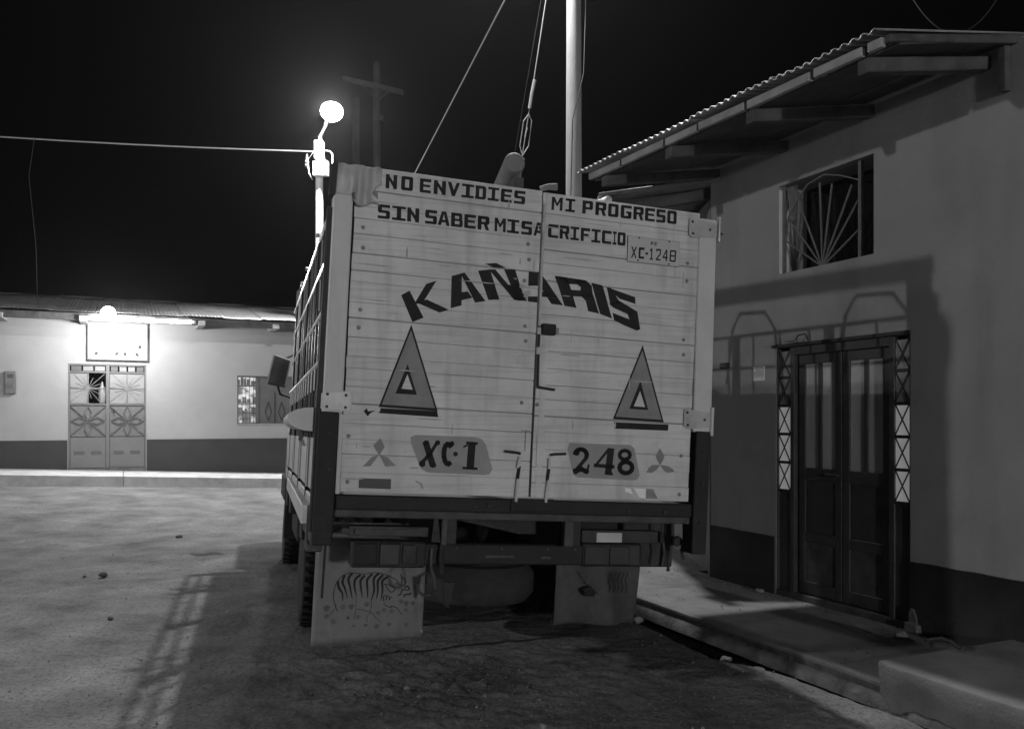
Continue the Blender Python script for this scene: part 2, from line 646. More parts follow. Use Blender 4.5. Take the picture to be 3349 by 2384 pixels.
# metal double door of the far house
dr = empty('door', (0, 0, 0), 0, fh)
zb = .535
x0, x1, zt = doorF[0], doorF[1], doorF[3]
xm = (x0 + x1) / 2
MB().box(x0, x0 + .035, .02, .09, zb, zt).box(x1 - .035, x1, .02, .09, zb, zt).box(x0 + .035, x1 - .035, .02, .09, zt - .03, zt) \
    .box(xm - .035, xm + .035, .02, .09, zb, zt - .03).build('frame', 'metaldoor', dr, bevel=.004)
MB().box(x0 + .035, x1 - .035, .03, .085, 2.575, 2.605).box(x0 + .035, x1 - .035, .03, .085, 1.885, 1.92).build('door_rail', 'metaldoor', dr)
MB().box(x0 - .0, x1, .05, .26, .38, .535).build('threshold', 'cement', dr)
for side in (0, 1):
    a = x0 + .04 if side == 0 else xm + .04
    b = xm - .04 if side == 0 else x1 - .04
    c = (a + b) / 2
    MB().box(a, b, .045, .07, zb + .01, 1.20).build('lower_panel', 'metaldoor', dr, bevel=.003)
    MB().box(a, b, .055, .075, 1.215, 1.88).build('middle_panel', 'metaldoor', dr)
    # pressed vents low down
    for vx in (c - .17, c + .16):
        MB().hexa([(vx - .10, .045, .82), (vx + .10, .045, .82), (vx + .10, .030, .90), (vx - .10, .030, .90)],
                  [(vx - .10, .052, .82), (vx + .10, .052, .82), (vx + .10, .05, .90), (vx - .10, .05, .90)]).build('vent', 'metaldark', dr)
    # star ornament of flat bars on the middle panel
    cz = 1.55
    orn = MB()
    fy = .038
    for an in (45, 135, 225, 315):
        e = (c + .33 * math.copysign(1, math.cos(R(an))), fy, cz + .31 * math.copysign(1, math.sin(R(an))))
        orn.bar((c, fy, cz), e, .018, .022, (0, 1, 0))
    for sx in (-1, 1):
        p = [(c, fy, cz), (c + sx * .17, fy, cz + .075), (c + sx * .32, fy, cz), (c + sx * .17, fy, cz - .075)]
        for i in range(4):
            orn.bar(p[i], p[(i + 1) % 4], .016, .022, (0, 1, 0))
        p = [(c, fy, cz), (c + .07, fy, cz + sx * .17), (c, fy, cz + sx * .32), (c - .07, fy, cz + sx * .17)]
        for i in range(4):
            orn.bar(p[i], p[(i + 1) % 4], .016, .022, (0, 1, 0))
    orn.build('star_ornament', 'metaldark', dr)
    # four panes above, with thin ray bars
    czp = 2.245
    for i, (pa, pb) in enumerate(((a, c - .012), (c + .012, b))):
        for j, (za, zb2) in enumerate(((1.925, czp - .01), (czp + .01, 2.57))):
            if side == 0 and i == 1:
                continue
            MB().box(pa, pb, .060, .066, za, zb2).build('pane', 'frosted', dr)
    MB().box(c - .012, c + .012, .045, .075, 1.92, 2.575).box(a, b, .046, .074, czp - .009, czp + .009).build('glazing_bar', 'metaldoor', dr)
    ray = MB()
    for an in range(0, 360, 22):
        e = Vector((math.cos(R(an)), 0, math.sin(R(an))))
        L = min(.33 / max(.001, abs(e.x)), .31 / max(.001, abs(e.z)))
        if an % 44:
            L *= .72
        ray.bar((c, .050, czp), (c + e.x * L, .050, czp + e.z * L), .008, .012, (0, 1, 0))
    ray.build('ray_bars', 'frosted', dr)
    # transom with small pieces of patterned glass
    for i in range(4 if side else 3):
        wd = (b - a) / (4 if side else 3)
        MB().box(a + i * wd + .02, a + (i + 1) * wd - .015, .05, .06, 2.615, 2.72).build(
            'transom_pane', ('frosted' if i in (1, 2) else 'metaldark'), dr)
MB().tube([(xm + .07, .02, 1.79), (xm + .12, .0, 1.79), (xm + .12, .0, 1.72)], .012).build('handle', 'iron', dr)
# dim hall behind the broken pane
MB().box(x0 - .3, x1 + .3, 1.2, 1.25, .4, 3).build('hall_wall', 'dark', dr)
# paper bottle shape hung in the broken pane
MB().lathe((-.085 + .0, .12, 1.93), (0, 0, 1), [(0, .055), (.10, .075), (.28, .075), (.38, .03), (.46, .012)], 12).build('white_bottle_cutout', 'frosted', dr, smooth=True)

# window of the far house
wn = empty('window', (0, 0, 0), 0, fh)
wa, wb, wz0, wz1 = winF
wc = wa + .44
MB().box(wa, wa + .025, .03, .08, wz0, wz1).box(wc - .03, wc + .03, .03, .08, wz0, wz1).box(wb - .03, wb, .03, .08, wz0, wz1) \
    .box(wa + .025, wb - .03, .03, .08, wz1 - .03, wz1).box(wa + .025, wb - .03, .03, .08, wz0, wz0 + .02).build('frame', 'metaldark', wn)
br = MB()
for i in range(1, 5):
    xx = wa + .025 + i * .084
    br.bar((xx, .05, wz0), (xx, .05, wz1), .009, .009)
for z_ in (1.98, 2.34, 1.72):
    br.bar((wa, .052, z_), (wc, .052, z_), .012 if z_ != 1.98 else .03, .012)
br.build('grille', 'iron', wn)
MB().box(wc + .03, wb - .03, .05, .07, wz0 + .02, wz1 - .03).build('shutter', 'metaldark', wn)
orn = MB()
for xx in (wc + .25, wc + .55):
    p = [(xx - .07, .043, 1.75), (xx, .043, 1.98), (xx + .07, .043, 1.75), (xx, .043, 1.55)]
    for i in range(4):
        orn.bar(p[i], p[(i + 1) % 4], .014, .014, (0, 1, 0))
orn.bar((wc + .4, .043, wz0), (wc + .4, .043, 2.2), .02, .014, (0, 1, 0))
orn.build('shutter_ornament', 'iron', wn)
MB().box(wa - .2, wc + .4, .9, .93, 1.2, 2.9).build('lit_room_wall', 'room', wn)
MB().box(wa - .1, wc + .3, .72, .9, 1.93, 1.97).box(wa - .1, wc + .3, .72, .9, 2.36, 2.39).box(wa - .1, wc + .3, .72, .9, 1.66, 1.69).build('shelf', 'roomdim', wn)
rr = random.Random(4)
for zz in (1.69, 1.97, 2.39):
    xx = wa - .05
    while xx < wc + .2:
        ww = rr.uniform(.04, .10)
        MB().box(xx, xx + ww, .74, .84, zz + .003, zz + rr.uniform(.08, .20)).build('shelf_jar', 'roomdim', wn, bevel=.01)
        xx += ww + rr.uniform(.01, .06)
MB().box(wa + .14, wa + .34, .30, .31, 1.50, 1.78).build('framed_picture', 'paper', wn)
MB().box(wa - .01, wb + .01, -.02, .03, wz0 - .02, wz0 - .001).build('sill', 'plaster_far', wn)


# wall sign over the far door
def fpos(s, o, z):
    return F0 + Vector((math.cos(FA), math.sin(FA), 0)) * s - Vector((-math.sin(FA), math.cos(FA), 0)) * o + Vector((0, 0, z))


sg = empty('wall_sign', fpos(.225, .05, 2.845), FA)
tag(sg, 'white lettered wall sign hung above the grey metal door', 'sign')
MB().box(-.56, .56, -.02, .02, .03, .78).build('face', 'signw', sg)
MB().box(-.59, -.56, -.03, .03, 0, .81).box(.56, .59, -.03, .03, 0, .81).box(-.56, .56, -.03, .03, 0, .03).box(-.56, .56, -.03, .03, .78, .81).build('frame', 'metaldoor', sg)
mk = MB()
for px, pz, a in ((-.42, .14, .6), (-.03, .14, .7), (.14, .14, 0), (.43, .30, 0), (.38, .13, -.7)):
    mk.hexa([(px - .035 - a * .02, -.0235, pz - .035), (px + .03 - a * .02, -.0235, pz - .035), (px + .035 + a * .03, -.0235, pz + .035), (px - .03 + a * .03, -.0235, pz + .035)],
            [(px - .035 - a * .02, -.0205, pz - .035), (px + .03 - a * .02, -.0205, pz - .035), (px + .035 + a * .03, -.0205, pz + .035), (px - .03 + a * .03, -.0205, pz + .035)])
mk.build('painted_marks', 'iron', sg)

# fluorescent lamp under the far eave
fl = empty('fluorescent_lamp', fpos(-.28, .825, 3.655), FA)
tag(fl, 'long lit fluorescent tube under the eave above the white sign', 'lamp')
MB().box(-.08, 2.03, .012, .038, -.03, .04).build('fitting', 'polewhite', fl)
MB().lathe((0, 0, 0), (1, 0, 0), [(0, .034), (1.93, .034)], 12).build('tube', 'tube', fl, smooth=True)
MB().lathe((1.93, 0, 0), (1, 0, 0), [(0, .04), (.06, .04)], 12).lathe((-.06, 0, 0), (1, 0, 0), [(0, .04), (.06, .04)], 12).build('end_cap', 'polewhite', fl)
# glowing bowl added to stand for the round glare at the tube
MB().lathe((.33, -.08, .10), (.0, -1, -.15), [(0, .06), (.05, .13), (.07, .14)], 20).build('lamp_bowl', 'bulb', fl, smooth=True)
ld = bpy.data.lights.new('added_tube_fill', 'POINT')  # added point light, strengthens the tube's light on the wall
ld.energy = 270
ld.shadow_soft_size = .12
lo = bpy.data.objects.new('added_tube_fill', ld)
C.objects.link(lo)
lo.parent = fl
lo.location = (.45, -.50, -.22)

mb_ = empty('meter_box', fpos(-1.78, .03, 2.11), FA)
tag(mb_, 'grey electricity meter box on the far wall left of the door', 'meter box')
MB().box(-.10, .10, -.05, .03, 0, .46).build('case', 'metaldoor', mb_, bevel=.008)
MB().box(-.055, .055, -.058, -.051, .33, .35).box(-.055, .055, -.058, -.051, .37, .39).build('vent_slots', 'iron', mb_)
MB().box(-.08, .05, -.06, -.051, .12, .2).build('cover', 'metaldark', mb_)


# ------------------------------------------------------------------ near house (right)
nh = empty('corner_house', N0, NA)
tag(nh, 'two tone plastered house on the right with overhanging tin eave', 'house')
doorN = (-.05, 1.30, .0, 2.19)
winN = (.27, 1.27, 2.805, 3.54)
wall_cells(-6.5, 2.18, -.3, 3.93, -.35, 0, [doorN, winN]).build('wall', 'plaster', nh)
MB().box(1.9, 2.18, -6, -.35, -.3, 3.93).box(-6.5, 2.18, -6.3, -6, -.3, 3.93).box(-6.5, -6.2, -6, -.35, -.3, 3.93).build('back_wall', 'plaster', nh)
for a, b in ((-6.5, -.06), (1.31, 2.18)):
    bd_ = MB()
    n = int((b - a) / .05)
    for i in range(n):
        a0, a1 = a + (b - a) * i / n, a + (b - a) * (i + 1) / n
        h0, h1 = .607 + .007 * noise.noise(Vector((a0 * 6, 0, 0))), .607 + .007 * noise.noise(Vector((a1 * 6, 0, 0)))
        bd_.poly([(a0, .0012, .03), (a1, .0012, .03), (a1, .0012, h1), (a0, .0012, h0), (a0, .010, .03), (a1, .010, .03), (a1, .010, h1 - .004), (a0, .010, h0 - .004)],
                 [(4, 5, 6, 7), (3, 2, 6, 7)])
    bd_.build('painted_band', 'wains', nh, smooth='sheet')
MB().prism([(-.13, .0115, .12), (-.05, .0115, .12), (-.052, .0115, .25), (-.07, .0115, .285), (-.10, .0115, .28), (-.122, .0115, .22)], (0, .012, 0)).prism([(-.16, .012, .115), (-.045, .012, .115), (-.05, .012, .19), (-.15, .012, .18)], (0, .05, 0)).build('broken_plaster', 'stone', nh, bevel=.008)
# door
dn = empty('door', (0, .045, 0), 0, nh)
MB().box(-.05, 1.30, -.30, -.047, .0, .17).build('threshold', 'wood', dn)
MB().box(-.06, 1.33, -.042, -.02, 2.19, 2.215).build('lintel_strip', 'iron', dn)
MB().box(-.05, -.035, -.16, -.05, .17, 2.19).box(.095, .145, -.17, -.055, .17, 2.19).box(1.10, 1.145, -.17, -.055, .17, 2.19).box(1.285, 1.30, -.16, -.05, .17, 2.19) \
    .box(.145, 1.10, -.17, -.055, 2.12, 2.19).build('frame', 'door', dn, bevel=.004)
for (a, b) in ((-.035, .095), (1.145, 1.285)):
    MB().box(a, b, -.14, -.07, .17, 1.0).build('side_panel', 'door', dn)
    zs = [1.0, 1.24, 1.475, 1.705, 1.90 if a > 1 else 1.90]
    xb = MB()
    for k in range(5):
        z0 = 1.0 + k * .235
        z1 = min(z0 + .235, 2.17)
        MB().box(a, b, -.072, -.068, z0 + .012, z1 - .012).build('side_pane', 'sidepane' if k < 3 else 'plaster', dn)
        xb.bar((a, -.062, z0), (b, -.062, z1), .007, .008, (0, 1, 0))
        xb.bar((b, -.056, z0), (a, -.056, z1), .007, .008, (0, 1, 0))
        xb.box(a, b, -.068, -.056, z0 - .010, z0 + .010)
    xb.build('lattice_bars', 'iron', dn)
for (a, b, hs) in ((.16, .612, .20), (.62, 1.08, 1.04)):
    lf = MB()
    lf.box(a, a + .07, -.13, -.09, .18, 2.12).box(b - .07, b, -.13, -.09, .18, 2.12)
    for z0, z1 in ((.18, .28), (.60, .68), (1.10, 1.20), (2.04, 2.12)):
        lf.box(a + .07, b - .07, -.13, -.09, z0, z1)
    m_ = (a + b) / 2
    lf.box(m_ - .022, m_ + .022, -.128, -.092, 1.20, 2.04)
    lf.build('door_leaf', 'door', dn, bevel=.004)
    MB().box(a + .07, b - .07, -.12, -.10, .28, .60).build('lower_panel', 'wood', dn)
    MB().box(a + .07, b - .07, -.12, -.10, .68, 1.10).build('middle_panel', 'door', dn)
    for p0, p1 in ((a + .07, m_ - .022), (m_ + .022, b - .07)):
        MB().box(p0, p1, -.108, -.104, 1.20, 2.04).build('pane', 'curtain', dn)
MB().tube([(.64, -.08, 1.16), (.64, -.06, 1.16), (.76, -.06, 1.16), (.76, -.08, 1.16)], .010).build('handle', 'iron', dn)
MB().box(-.05, 1.30, -.6, -.58, .0, 2.3).build('hall_wall', 'dark', dn)
# upper window with the fan grille
wnn = empty('window', (0, 0, 0), 0, nh)
a, b, z0, z1 = winN
MB().box(a, b, -.33, -.31, z0, z1).build('pane', 'glass', wnn)
MB().box(b - .03, b, -.06, -.03, z0, z1).box(a, a + .012, -.06, -.04, z0, z1).box(a + .16, a + .19, -.075, -.045, z0, z1).build('frame', 'paleiron', wnn)
fan = MB()
c0 = ((a + b) / 2 + .06, -.055, z0)
aL, bL = a + .19, b - .03
arc = [(bL, z0 + .28), (bL - .03, z0 + .47), (bL - .14, z0 + .60), (bL - .25, z0 + .69), (c0[0] - .02, z1 - .01), (aL + .18, z1 - .06), (aL, z1 - .14)]
for e in [(bL, z0 + .28), (bL - .03, z0 + .47), (bL - .14, z0 + .60), (c0[0] + .03, z1 - .06), (c0[0] - .10, z1 - .10), (aL + .07, z1 - .16), (aL, z0 + .45), (aL, z0 + .22)]:
    fan.bar(c0, (e[0], -.055, e[1]), .010, .012, (0, 1, 0))
for i in range(len(arc) - 1):
    fan.bar((arc[i][0], -.052, arc[i][1]), (arc[i + 1][0], -.052, arc[i + 1][1]), .010, .012, (0, 1, 0))
fan.bar((c0[0] - .16, -.056, z0 + .004), (c0[0] + .16, -.056, z0 + .004), .014, .014)
fan.build('fan_grille', 'paleiron', wnn)
MB().hexa([(bL - .15, -.05, z1 - .09), (bL - .06, -.05, z1 - .20), (bL - .03, -.05, z1 - .02), (bL - .14, -.05, z1 - .02)],
          [(bL - .15, -.044, z1 - .09), (bL - .06, -.044, z1 - .20), (bL - .03, -.044, z1 - .02), (bL - .14, -.044, z1 - .02)]).build('gusset', 'paleiron', wnn)
MB().box(b - .012, b - .0015, -.105, -.004, z0 + .005, z1 - .03).build('lit_jamb_strip', 'post', wnn)  # pale plate painted in where light catches the front of the reveal
# eave: corrugated sheets, fascia pieces, rafters, soffit
er = empty('roof', (0, 0, 0), 0, nh)


def eo(s):
    return 1.10 + (.17 / 3.07) * (s + .82)


xs = [-.83, -.02, .80, 1.62, 2.33]
for i in range(4):
    s0, s1 = xs[i], xs[i + 1] + .03
    corr_sheet('roofing_sheet', 'zinc_old', er, s0, s1, eo(0) + .05, 3.778, -2.6, 4.42, pitch=.072, amp=.0115, lift=.010 * (i % 2),
               skew=(eo(s0) - eo(0), eo(s1) - eo(0)))
x = -6.7
while x < -1.3:
    corr_sheet('roofing_sheet', 'zinc_old', er, x, min(x + .86, -1.15), .12, 3.97, -2.6, 4.42, pitch=.072, amp=.0115)
    x += .83
for s0, s1 in ((-.80, -.70), (-.66, -.30), (-.27, .28), (.31, .78), (.80, 1.17), (1.20, 1.75), (1.78, 2.25)):
    j0, j1 = random.uniform(-.008, .004), random.uniform(-.008, .004)
    MB().hexa([(s0, eo(s0) - .035, 3.70 + j0), (s0, eo(s0), 3.70 + j0), (s0, eo(s0), 3.755 + j0), (s0, eo(s0) - .035, 3.755 + j0)],
              [(s1, eo(s1) - .035, 3.70 + j1), (s1, eo(s1), 3.70 + j1), (s1, eo(s1), 3.755 + j1), (s1, eo(s1) - .035, 3.755 + j1)]).build('fascia_piece', 'fascia', er, bevel=.004)
for s in (-.628, .30, 1.19, 2.08):
    jr_ = random.uniform(-.014, .014)
    MB().hexa([(s - .035 + jr_, -.30, 3.86 + jr_), (s + .045, -.30, 3.86), (s + .040, -.30, 3.95), (s - .035, -.30, 3.95 - jr_)],
              [(s - .04, eo(s) - .045, 3.61), (s + .04, eo(s) - .045, 3.61), (s + .04, eo(s) - .045, 3.698), (s - .04, eo(s) - .045, 3.698)]) \
        .build('rafter', 'wood', er, bevel=.006)
for o_ in (.95, .60, .28):
    zz = 3.745 + (1.15 - o_) * .17
    MB().bar((-.82, o_, zz - .01), (2.32, o_ + .08, zz - .01), .05, .045).build('purlin', 'wood', er)
MB().hexa([(-.83, -.02, 3.93), (2.3, -.02, 3.93), (2.3, -.02, 3.95), (-.83, -.02, 3.95)],
          [(-.83, eo(-.83) - .10, 3.715), (2.3, eo(2.3) - .10, 3.715), (2.3, eo(2.3) - .10, 3.725), (-.83, eo(-.83) - .10, 3.725)]).build('soffit', 'soffit', er)
MB().hexa([(-.84, -.4, 3.97), (-.80, -.4, 3.97), (-.80, -.4, 4.03), (-.84, -.4, 4.03)],
          [(-.84, 1.08, 3.715), (-.80, 1.08, 3.715), (-.80, 1.08, 3.76), (-.84, 1.08, 3.76)]).build('rake_board', 'wood', er, bevel=.004)
MB().box(-.80, -.75, .001, .06, 3.62, 3.90).build('eave_bracket', 'wood', er, bevel=.006)

# notice paper, switch box, number tag on the near wall
def npos(s, o, z):
    return N0 + d * s + q * o + Vector((0, 0, z))


pp = empty('paper_notice', npos(1.51, .004, 1.925), NA)
tag(pp, 'small white printed paper pasted on the near wall left of the door', 'notice')
MB().box(-.075, .075, -.002, .002, 0, .125).build('sheet', 'paper', pp)
sq = MB()
rr = random.Random(2)
for i in range(9):
    xx = -.062 + i * .0145
    sq.box(xx, xx + .006, .0022, .003, .012 + rr.uniform(0, .03), .11 - rr.uniform(0, .03))
sq.build('print', 'greypaint', pp)
sb = empty('switch_box', npos(1.95, .002, 2.05), NA)
tag(sb, 'small black box on the near wall beside the truck', 'box')
MB().box(-.05, .05, 0, .04, 0, .055).build('case', 'iron', sb, bevel=.006)
MB().box(-.052, .052, .041, .044, .024, .031).build('seam', 'paleiron', sb)
nt_ = empty('door_bracket', npos(.97, .02, 2.225), NA)
tag(nt_, 'small wire lamp bracket over the near house door', 'bracket')
MB().tube([(-.06, 0, .0), (-.06, .03, .05), (.0, .05, .04), (.03, .05, .0), (.08, .04, .0)], .006).build('wire_arm', 'iron', nt_)
MB().box(.02, .13, .03, .07, -.006, .006).build('plate', 'paleiron', nt_)

# neighbour house further along, set back a little
nb = empty('neighbour_house', (1.90, 7.85, 0), R(90))
tag(nb, 'lower house beyond the eave seen just over the truck', 'house')
# local x runs away along the street, +y out over the pavement
MB().box(.35, 10, -.3, 0, -.3, 3.7).build('wall', 'plaster', nb)
x = 0.0
while x < 10:
    corr_sheet('roofing_sheet', 'zinc_old', nb, x, x + .85, 1.10, 3.66, -3, 4.2, pitch=.08, amp=.012, lift=.01 * (int(x / .82) % 2))
    x += .82
MB().box(.02, 10, 1.0, 1.03, 3.56, 3.635).build('fascia_board', 'soffit', nb)
MB().tube([(-.10, 1.02, 3.585), (.10, 1.10, 3.60)], .035, 10).build('gutter_pipe', 'post', nb, smooth=True)
for x in (.3, 1.3, 2.3, 3.3):
    MB().hexa([(x, 0, 3.70), (x + .07, 0, 3.70), (x + .07, 0, 3.80), (x, 0, 3.80)], [(x, 1.0, 3.53), (x + .07, 1.0, 3.53), (x + .07, 1.0, 3.62), (x, 1.0, 3.62)]).build('rafter', 'wood', nb)
MB().box(.35, 10, -4, -.3, -.3, 3.4).build('rear_rooms', 'plaster', nb)


# ------------------------------------------------------------------ poles, lamps and wires
def lamp_light(name, parent, loc, power, soft=.14, cone=0):
    l_ = bpy.data.lights.new(name, 'SPOT' if cone else 'POINT')
    if cone:
        l_.spot_size = R(cone)
        l_.spot_blend = .55
    l_.energy = power
    l_.shadow_soft_size = soft
    o_ = bpy.data.objects.new(name, l_)
    C.objects.link(o_)
    o_.parent = parent
    o_.location = loc
    return o_


# far street lamp
px, py = -4.36, 19.3
gz0 = gz(px, py)
slp = empty('street_lamp', (px, py, gz0))
tag(slp, 'glaring street lamp on a pale pole left of the truck', 'street lamp')
MB().tube([(0, 0, 0), (0, 0, 6.6 - gz0)], .105, 16, .085).build('pole', 'polewhite', slp, smooth=True)
MB().tube([(0, 0, 6.6 - gz0), (0, 0, 7.75 - gz0)], .085, 16, .08).build('pole_top', 'polewhite', slp, smooth=True)
MB().box(-.1, .1, -.1, .1, 7.45 - gz0, 7.86 - gz0).build('bracket', 'polewhite', slp, bevel=.01)
MB().tube([(0, 0, 7.8 - gz0), (.03, -.02, 7.95 - gz0), (.16, -.10, 8.2 - gz0), (.28, -.30, 8.42 - gz0)], .045, 10).build('arm', 'rod', slp, smooth=True)
MB().lathe((.37, -.42, 8.40 - gz0), (0, 0, 1), [(.10, .21), (.14, .19), (.17, .10), (.19, .02)], 24).build('hood', 'polewhite', slp, smooth=True)
MB().lathe((.37, -.42, 8.40 - gz0), (0, 0, -1), [(-.10, .21), (-.04, .24), (.02, .25), (.10, .23), (.17, .17), (.22, .09), (.24, .01)], 28).build('lamp_bowl', 'bulb', slp, smooth=True)
MB().box(-.1, .24, -.22, -.10, 7.03 - gz0, 7.36 - gz0).build('meter_case', 'polewhite', slp, bevel=.012)
MB().tube([(.09, -.1, 7.7 - gz0), (.13, -.15, 7.5 - gz0), (.16, -.16, 7.35 - gz0)], .012).tube(
    [(.1, -.1, 7.62 - gz0), (.26, -.14, 7.60 - gz0), (.33, -.16, 7.52 - gz0), (.33, -.16, 7.30 - gz0)], .012).tube(
    [(-.1, -.1, 7.6 - gz0), (-.24, -.12, 7.4 - gz0), (-.2, -.14, 7.1 - gz0), (-.12, -.14, 6.95 - gz0)], .014).build('loose_cables', 'cable', slp)
MB().lathe((-.26, -.08, 7.25 - gz0), (0, 0, 1), [(0, .03), (.04, .05), (.08, .03), (.12, .05), (.16, .03), (.3, .02)], 10).build('insulator', 'cable', slp)
lamp_light('far_lamp_light', slp, (.40, -.60, 8.06 - gz0), P_FAR, cone=104)
lamp_light('far_lamp_glow', slp, (.40, -.80, 8.30 - gz0), 900)  # extra point light added for the halo around the bowl

# concrete pole with lamp arm (arm and lamp assumed, above the picture)
cp = empty('concrete_pole', (.674, 9.3, .02))
tag(cp, 'tall round concrete pole rising behind the truck near the eave', 'pole')
MB().tube([(0, 0, -.1), (0, 0, 9.3)], .102, 20, .068).build('shaft', 'concrete', cp, smooth=True)
MB().tube([(0, 0, 7.8), (-.35, -.1, 8.0), (-.76, -.28, 8.08)], .035, 10).build('assumed_lamp_arm', 'rod', cp, smooth=True)
MB().lathe((-.87, -.33, 8.05), (0, 0, -1), [(0, .03), (.02, .16), (.10, .15), (.16, .06)], 18).build('lamp_bowl', 'bulb', cp, smooth=True)
MB().tube([(.13, -.02, 8.9), (.125, -.04, 6.0), (.10, -.09, 5.3), (-.02, -.11, 4.8), (-.04, -.115, 4.0), (-.06, -.12, 2.5)], .006, 6).build('cable_run', 'blackcable', cp)
lamp_light('assumed_pole_light', cp, (-.87, -.33, 7.79), P_POLE, .075)

# two timber poles behind
tp = empty('timber_pole', (-3.95, 25.0, 0))
tag(tp, 'dark timber pole with crossarm standing right of the glaring lamp', 'pole')
MB().tube([(0, 0, 0), (-.02, 0, 11.95)], .15, 12, .105).lathe((-.02, 0, 11.95), (0, 0, 1), [(0, .105), (.12, .02)], 12).build('shaft', 'dimwood', tp, smooth=True)
MB().hexa([(-1.0, -.18, 11.44), (-1.0, -.08, 11.44), (-1.0, -.08, 11.58), (-1.0, -.18, 11.58)],
          [(.78, -.18, 11.02), (.78, -.08, 11.02), (.78, -.08, 11.16), (.78, -.18, 11.16)]).build('crossarm', 'dimwood', tp)
MB().bar((-.45, -.14, 11.33), (0, -.14, 10.85), .05, .03).bar((.35, -.14, 11.12), (0, -.14, 10.8), .05, .03).build('arm_brace', 'dimwood', tp)
MB().box(.02, .2, -.1, .1, 10.3, 10.45).build('clamp', 'dimwood', tp)
tq = empty('timber_pole', (-5.2, 28.5, 0))
tag(tq, 'faint slender timber pole between the lamp and the crossarm pole', 'pole')
MB().tube([(0, 0, 0), (0, 0, 12.3)], .16, 12, .12).build('shaft', 'dimwood', tq, smooth=True)
MB().bar((-.55, 0, 8.9), (0, 0, 8.0), .05, .04).build('brace', 'dimwood', tq)


def sag(a, b, s, n=14):
    a, b = Vector(a), Vector(b)
    return [a.lerp(b, i / n) - Vector((0, 0, s * 4 * (i / n) * (1 - i / n))) for i in range(n + 1)]


def wire(path, r, m, label, cat='wire', name='wire'):
    o_ = MB().tube(path, r, 6).build(name, m, smooth=True)
    return tag(o_, label, cat)


wire(sag((-4.46, 19.2, 7.60), (-22, 15.5, 7.95), .25), .016, 'cable', 'pale service cable running from the lamp pole to the left edge')
wire([(-10.02, 17.9, 7.5), (-9.98, 17.62, 6.6), (-9.88, 17.7, 5.2), (-9.95, 17.9, 3.97)], .006, 'blackcable', 'thin cable dropping to the far roof at the left edge')
wire(sag((.62, 9.3, 7.5), (-3.9, 24.9, 6.7), .0), .012, 'cable', 'thick twisted cable slanting down behind the slogan boards')
wire(sag((.66, 9.25, 8.05), (-.69, 13, .02), .0), .007, 'cable', 'taut guy wire with a turnbuckle near the concrete pole', 'guy wire', 'guy_wire')
wire(sag((.62, 9.25, 7.9), (-.95, 13.5, .02), .0), .005, 'blackcable', 'very thin dark wire left of the guy wire')
tb = empty('turnbuckle', (.66, 9.25, 8.05))
tag(tb, 'steel turnbuckle and insulator in the guy wire', 'turnbuckle')
dirv = (Vector((-.69, 13, .02)) - Vector((.66, 9.25, 8.05))).normalized()
for t0, t1, r_, nm in ((2.62, 2.95, .022, 'grip'), (3.18, 3.30, .010, 'loop'), (3.55, 3.80, .028, 'insulator')):
    MB().tube([dirv * t0 + Vector((0.01, 0, 0)), dirv * (t0 + t1) / 2, dirv * t1], r_, 8).build(nm, 'cable', tb)
lp = MB()
lp.tube([dirv * 3.02, dirv * 3.1 + Vector((.05, 0, 0)), dirv * 3.4 + Vector((.06, 0, 0)), dirv * 3.52], .008, 6)
lp.tube([dirv * 3.02, dirv * 3.1 - Vector((.05, 0, 0)), dirv * 3.4 - Vector((.05, 0, 0)), dirv * 3.52], .008, 6)
lp.build('shackle', 'cable', tb)
wire(sag((3.9, 9, 6.75), (5.45, 9, 6.75), 1.09, 28), .006, 'blackcable', 'drooping thin cable against the sky above the eave')
pl_ = None

# assumed low lamp on the left, outside the picture, throwing the truck's shadow on the near wall
ll = empty('assumed_left_lamp', (-11.3, 2.43, 0))
tag(ll, 'assumed low lamp post, unseen on the left of the road', 'street lamp')
MB().tube([(0, 0, 0), (0, 0, 5.18)], .06, 12, .045).build('pole', 'polewhite', ll, smooth=True)
MB().tube([(0, 0, 5.18), (.25, 0, 5.33)], .03, 8).build('arm', 'rod', ll)
MB().lathe((.3, 0, 5.34), (0, 0, -1), [(0, .05), (.02, .14), (.10, .12), (.14, .05)], 16).build('lamp_bowl', 'bulb', ll, smooth=True)
lamp_light('assumed_left_light', ll, (.3, 0, 5.08), P_LEFT, .13)

# added wall behind the camera, carrying an added fill lamp for the doors
bh = empty('added_lamp_wall', (2.0, -12.5, 0))
tag(bh, 'added plain plastered wall behind the viewpoint carrying the fill lamp', 'house')
MB().box(-9, 7, -.3, 0, -.3, 4.2).build('wall', 'plaster_far', bh)
wl_ = empty('added_fill_lamp', (5.6, -12.4, 2.9))
tag(wl_, 'added round fill lamp on the added wall behind the viewpoint', 'lamp')
MB().box(-.08, .08, -.099, -.05, -.1, .1).build('bracket', 'iron', wl_)
MB().lathe((0, .0, 0), (0, 1, 0), [(-.05, .03), (-.03, .10), (.03, .12), (.08, .08), (.1, .02)], 16).build('lamp_bowl', 'bulb', wl_, smooth=True)
lamp_light('added_fill_light', wl_, (0, .35, 0), P_BEHIND, .3)

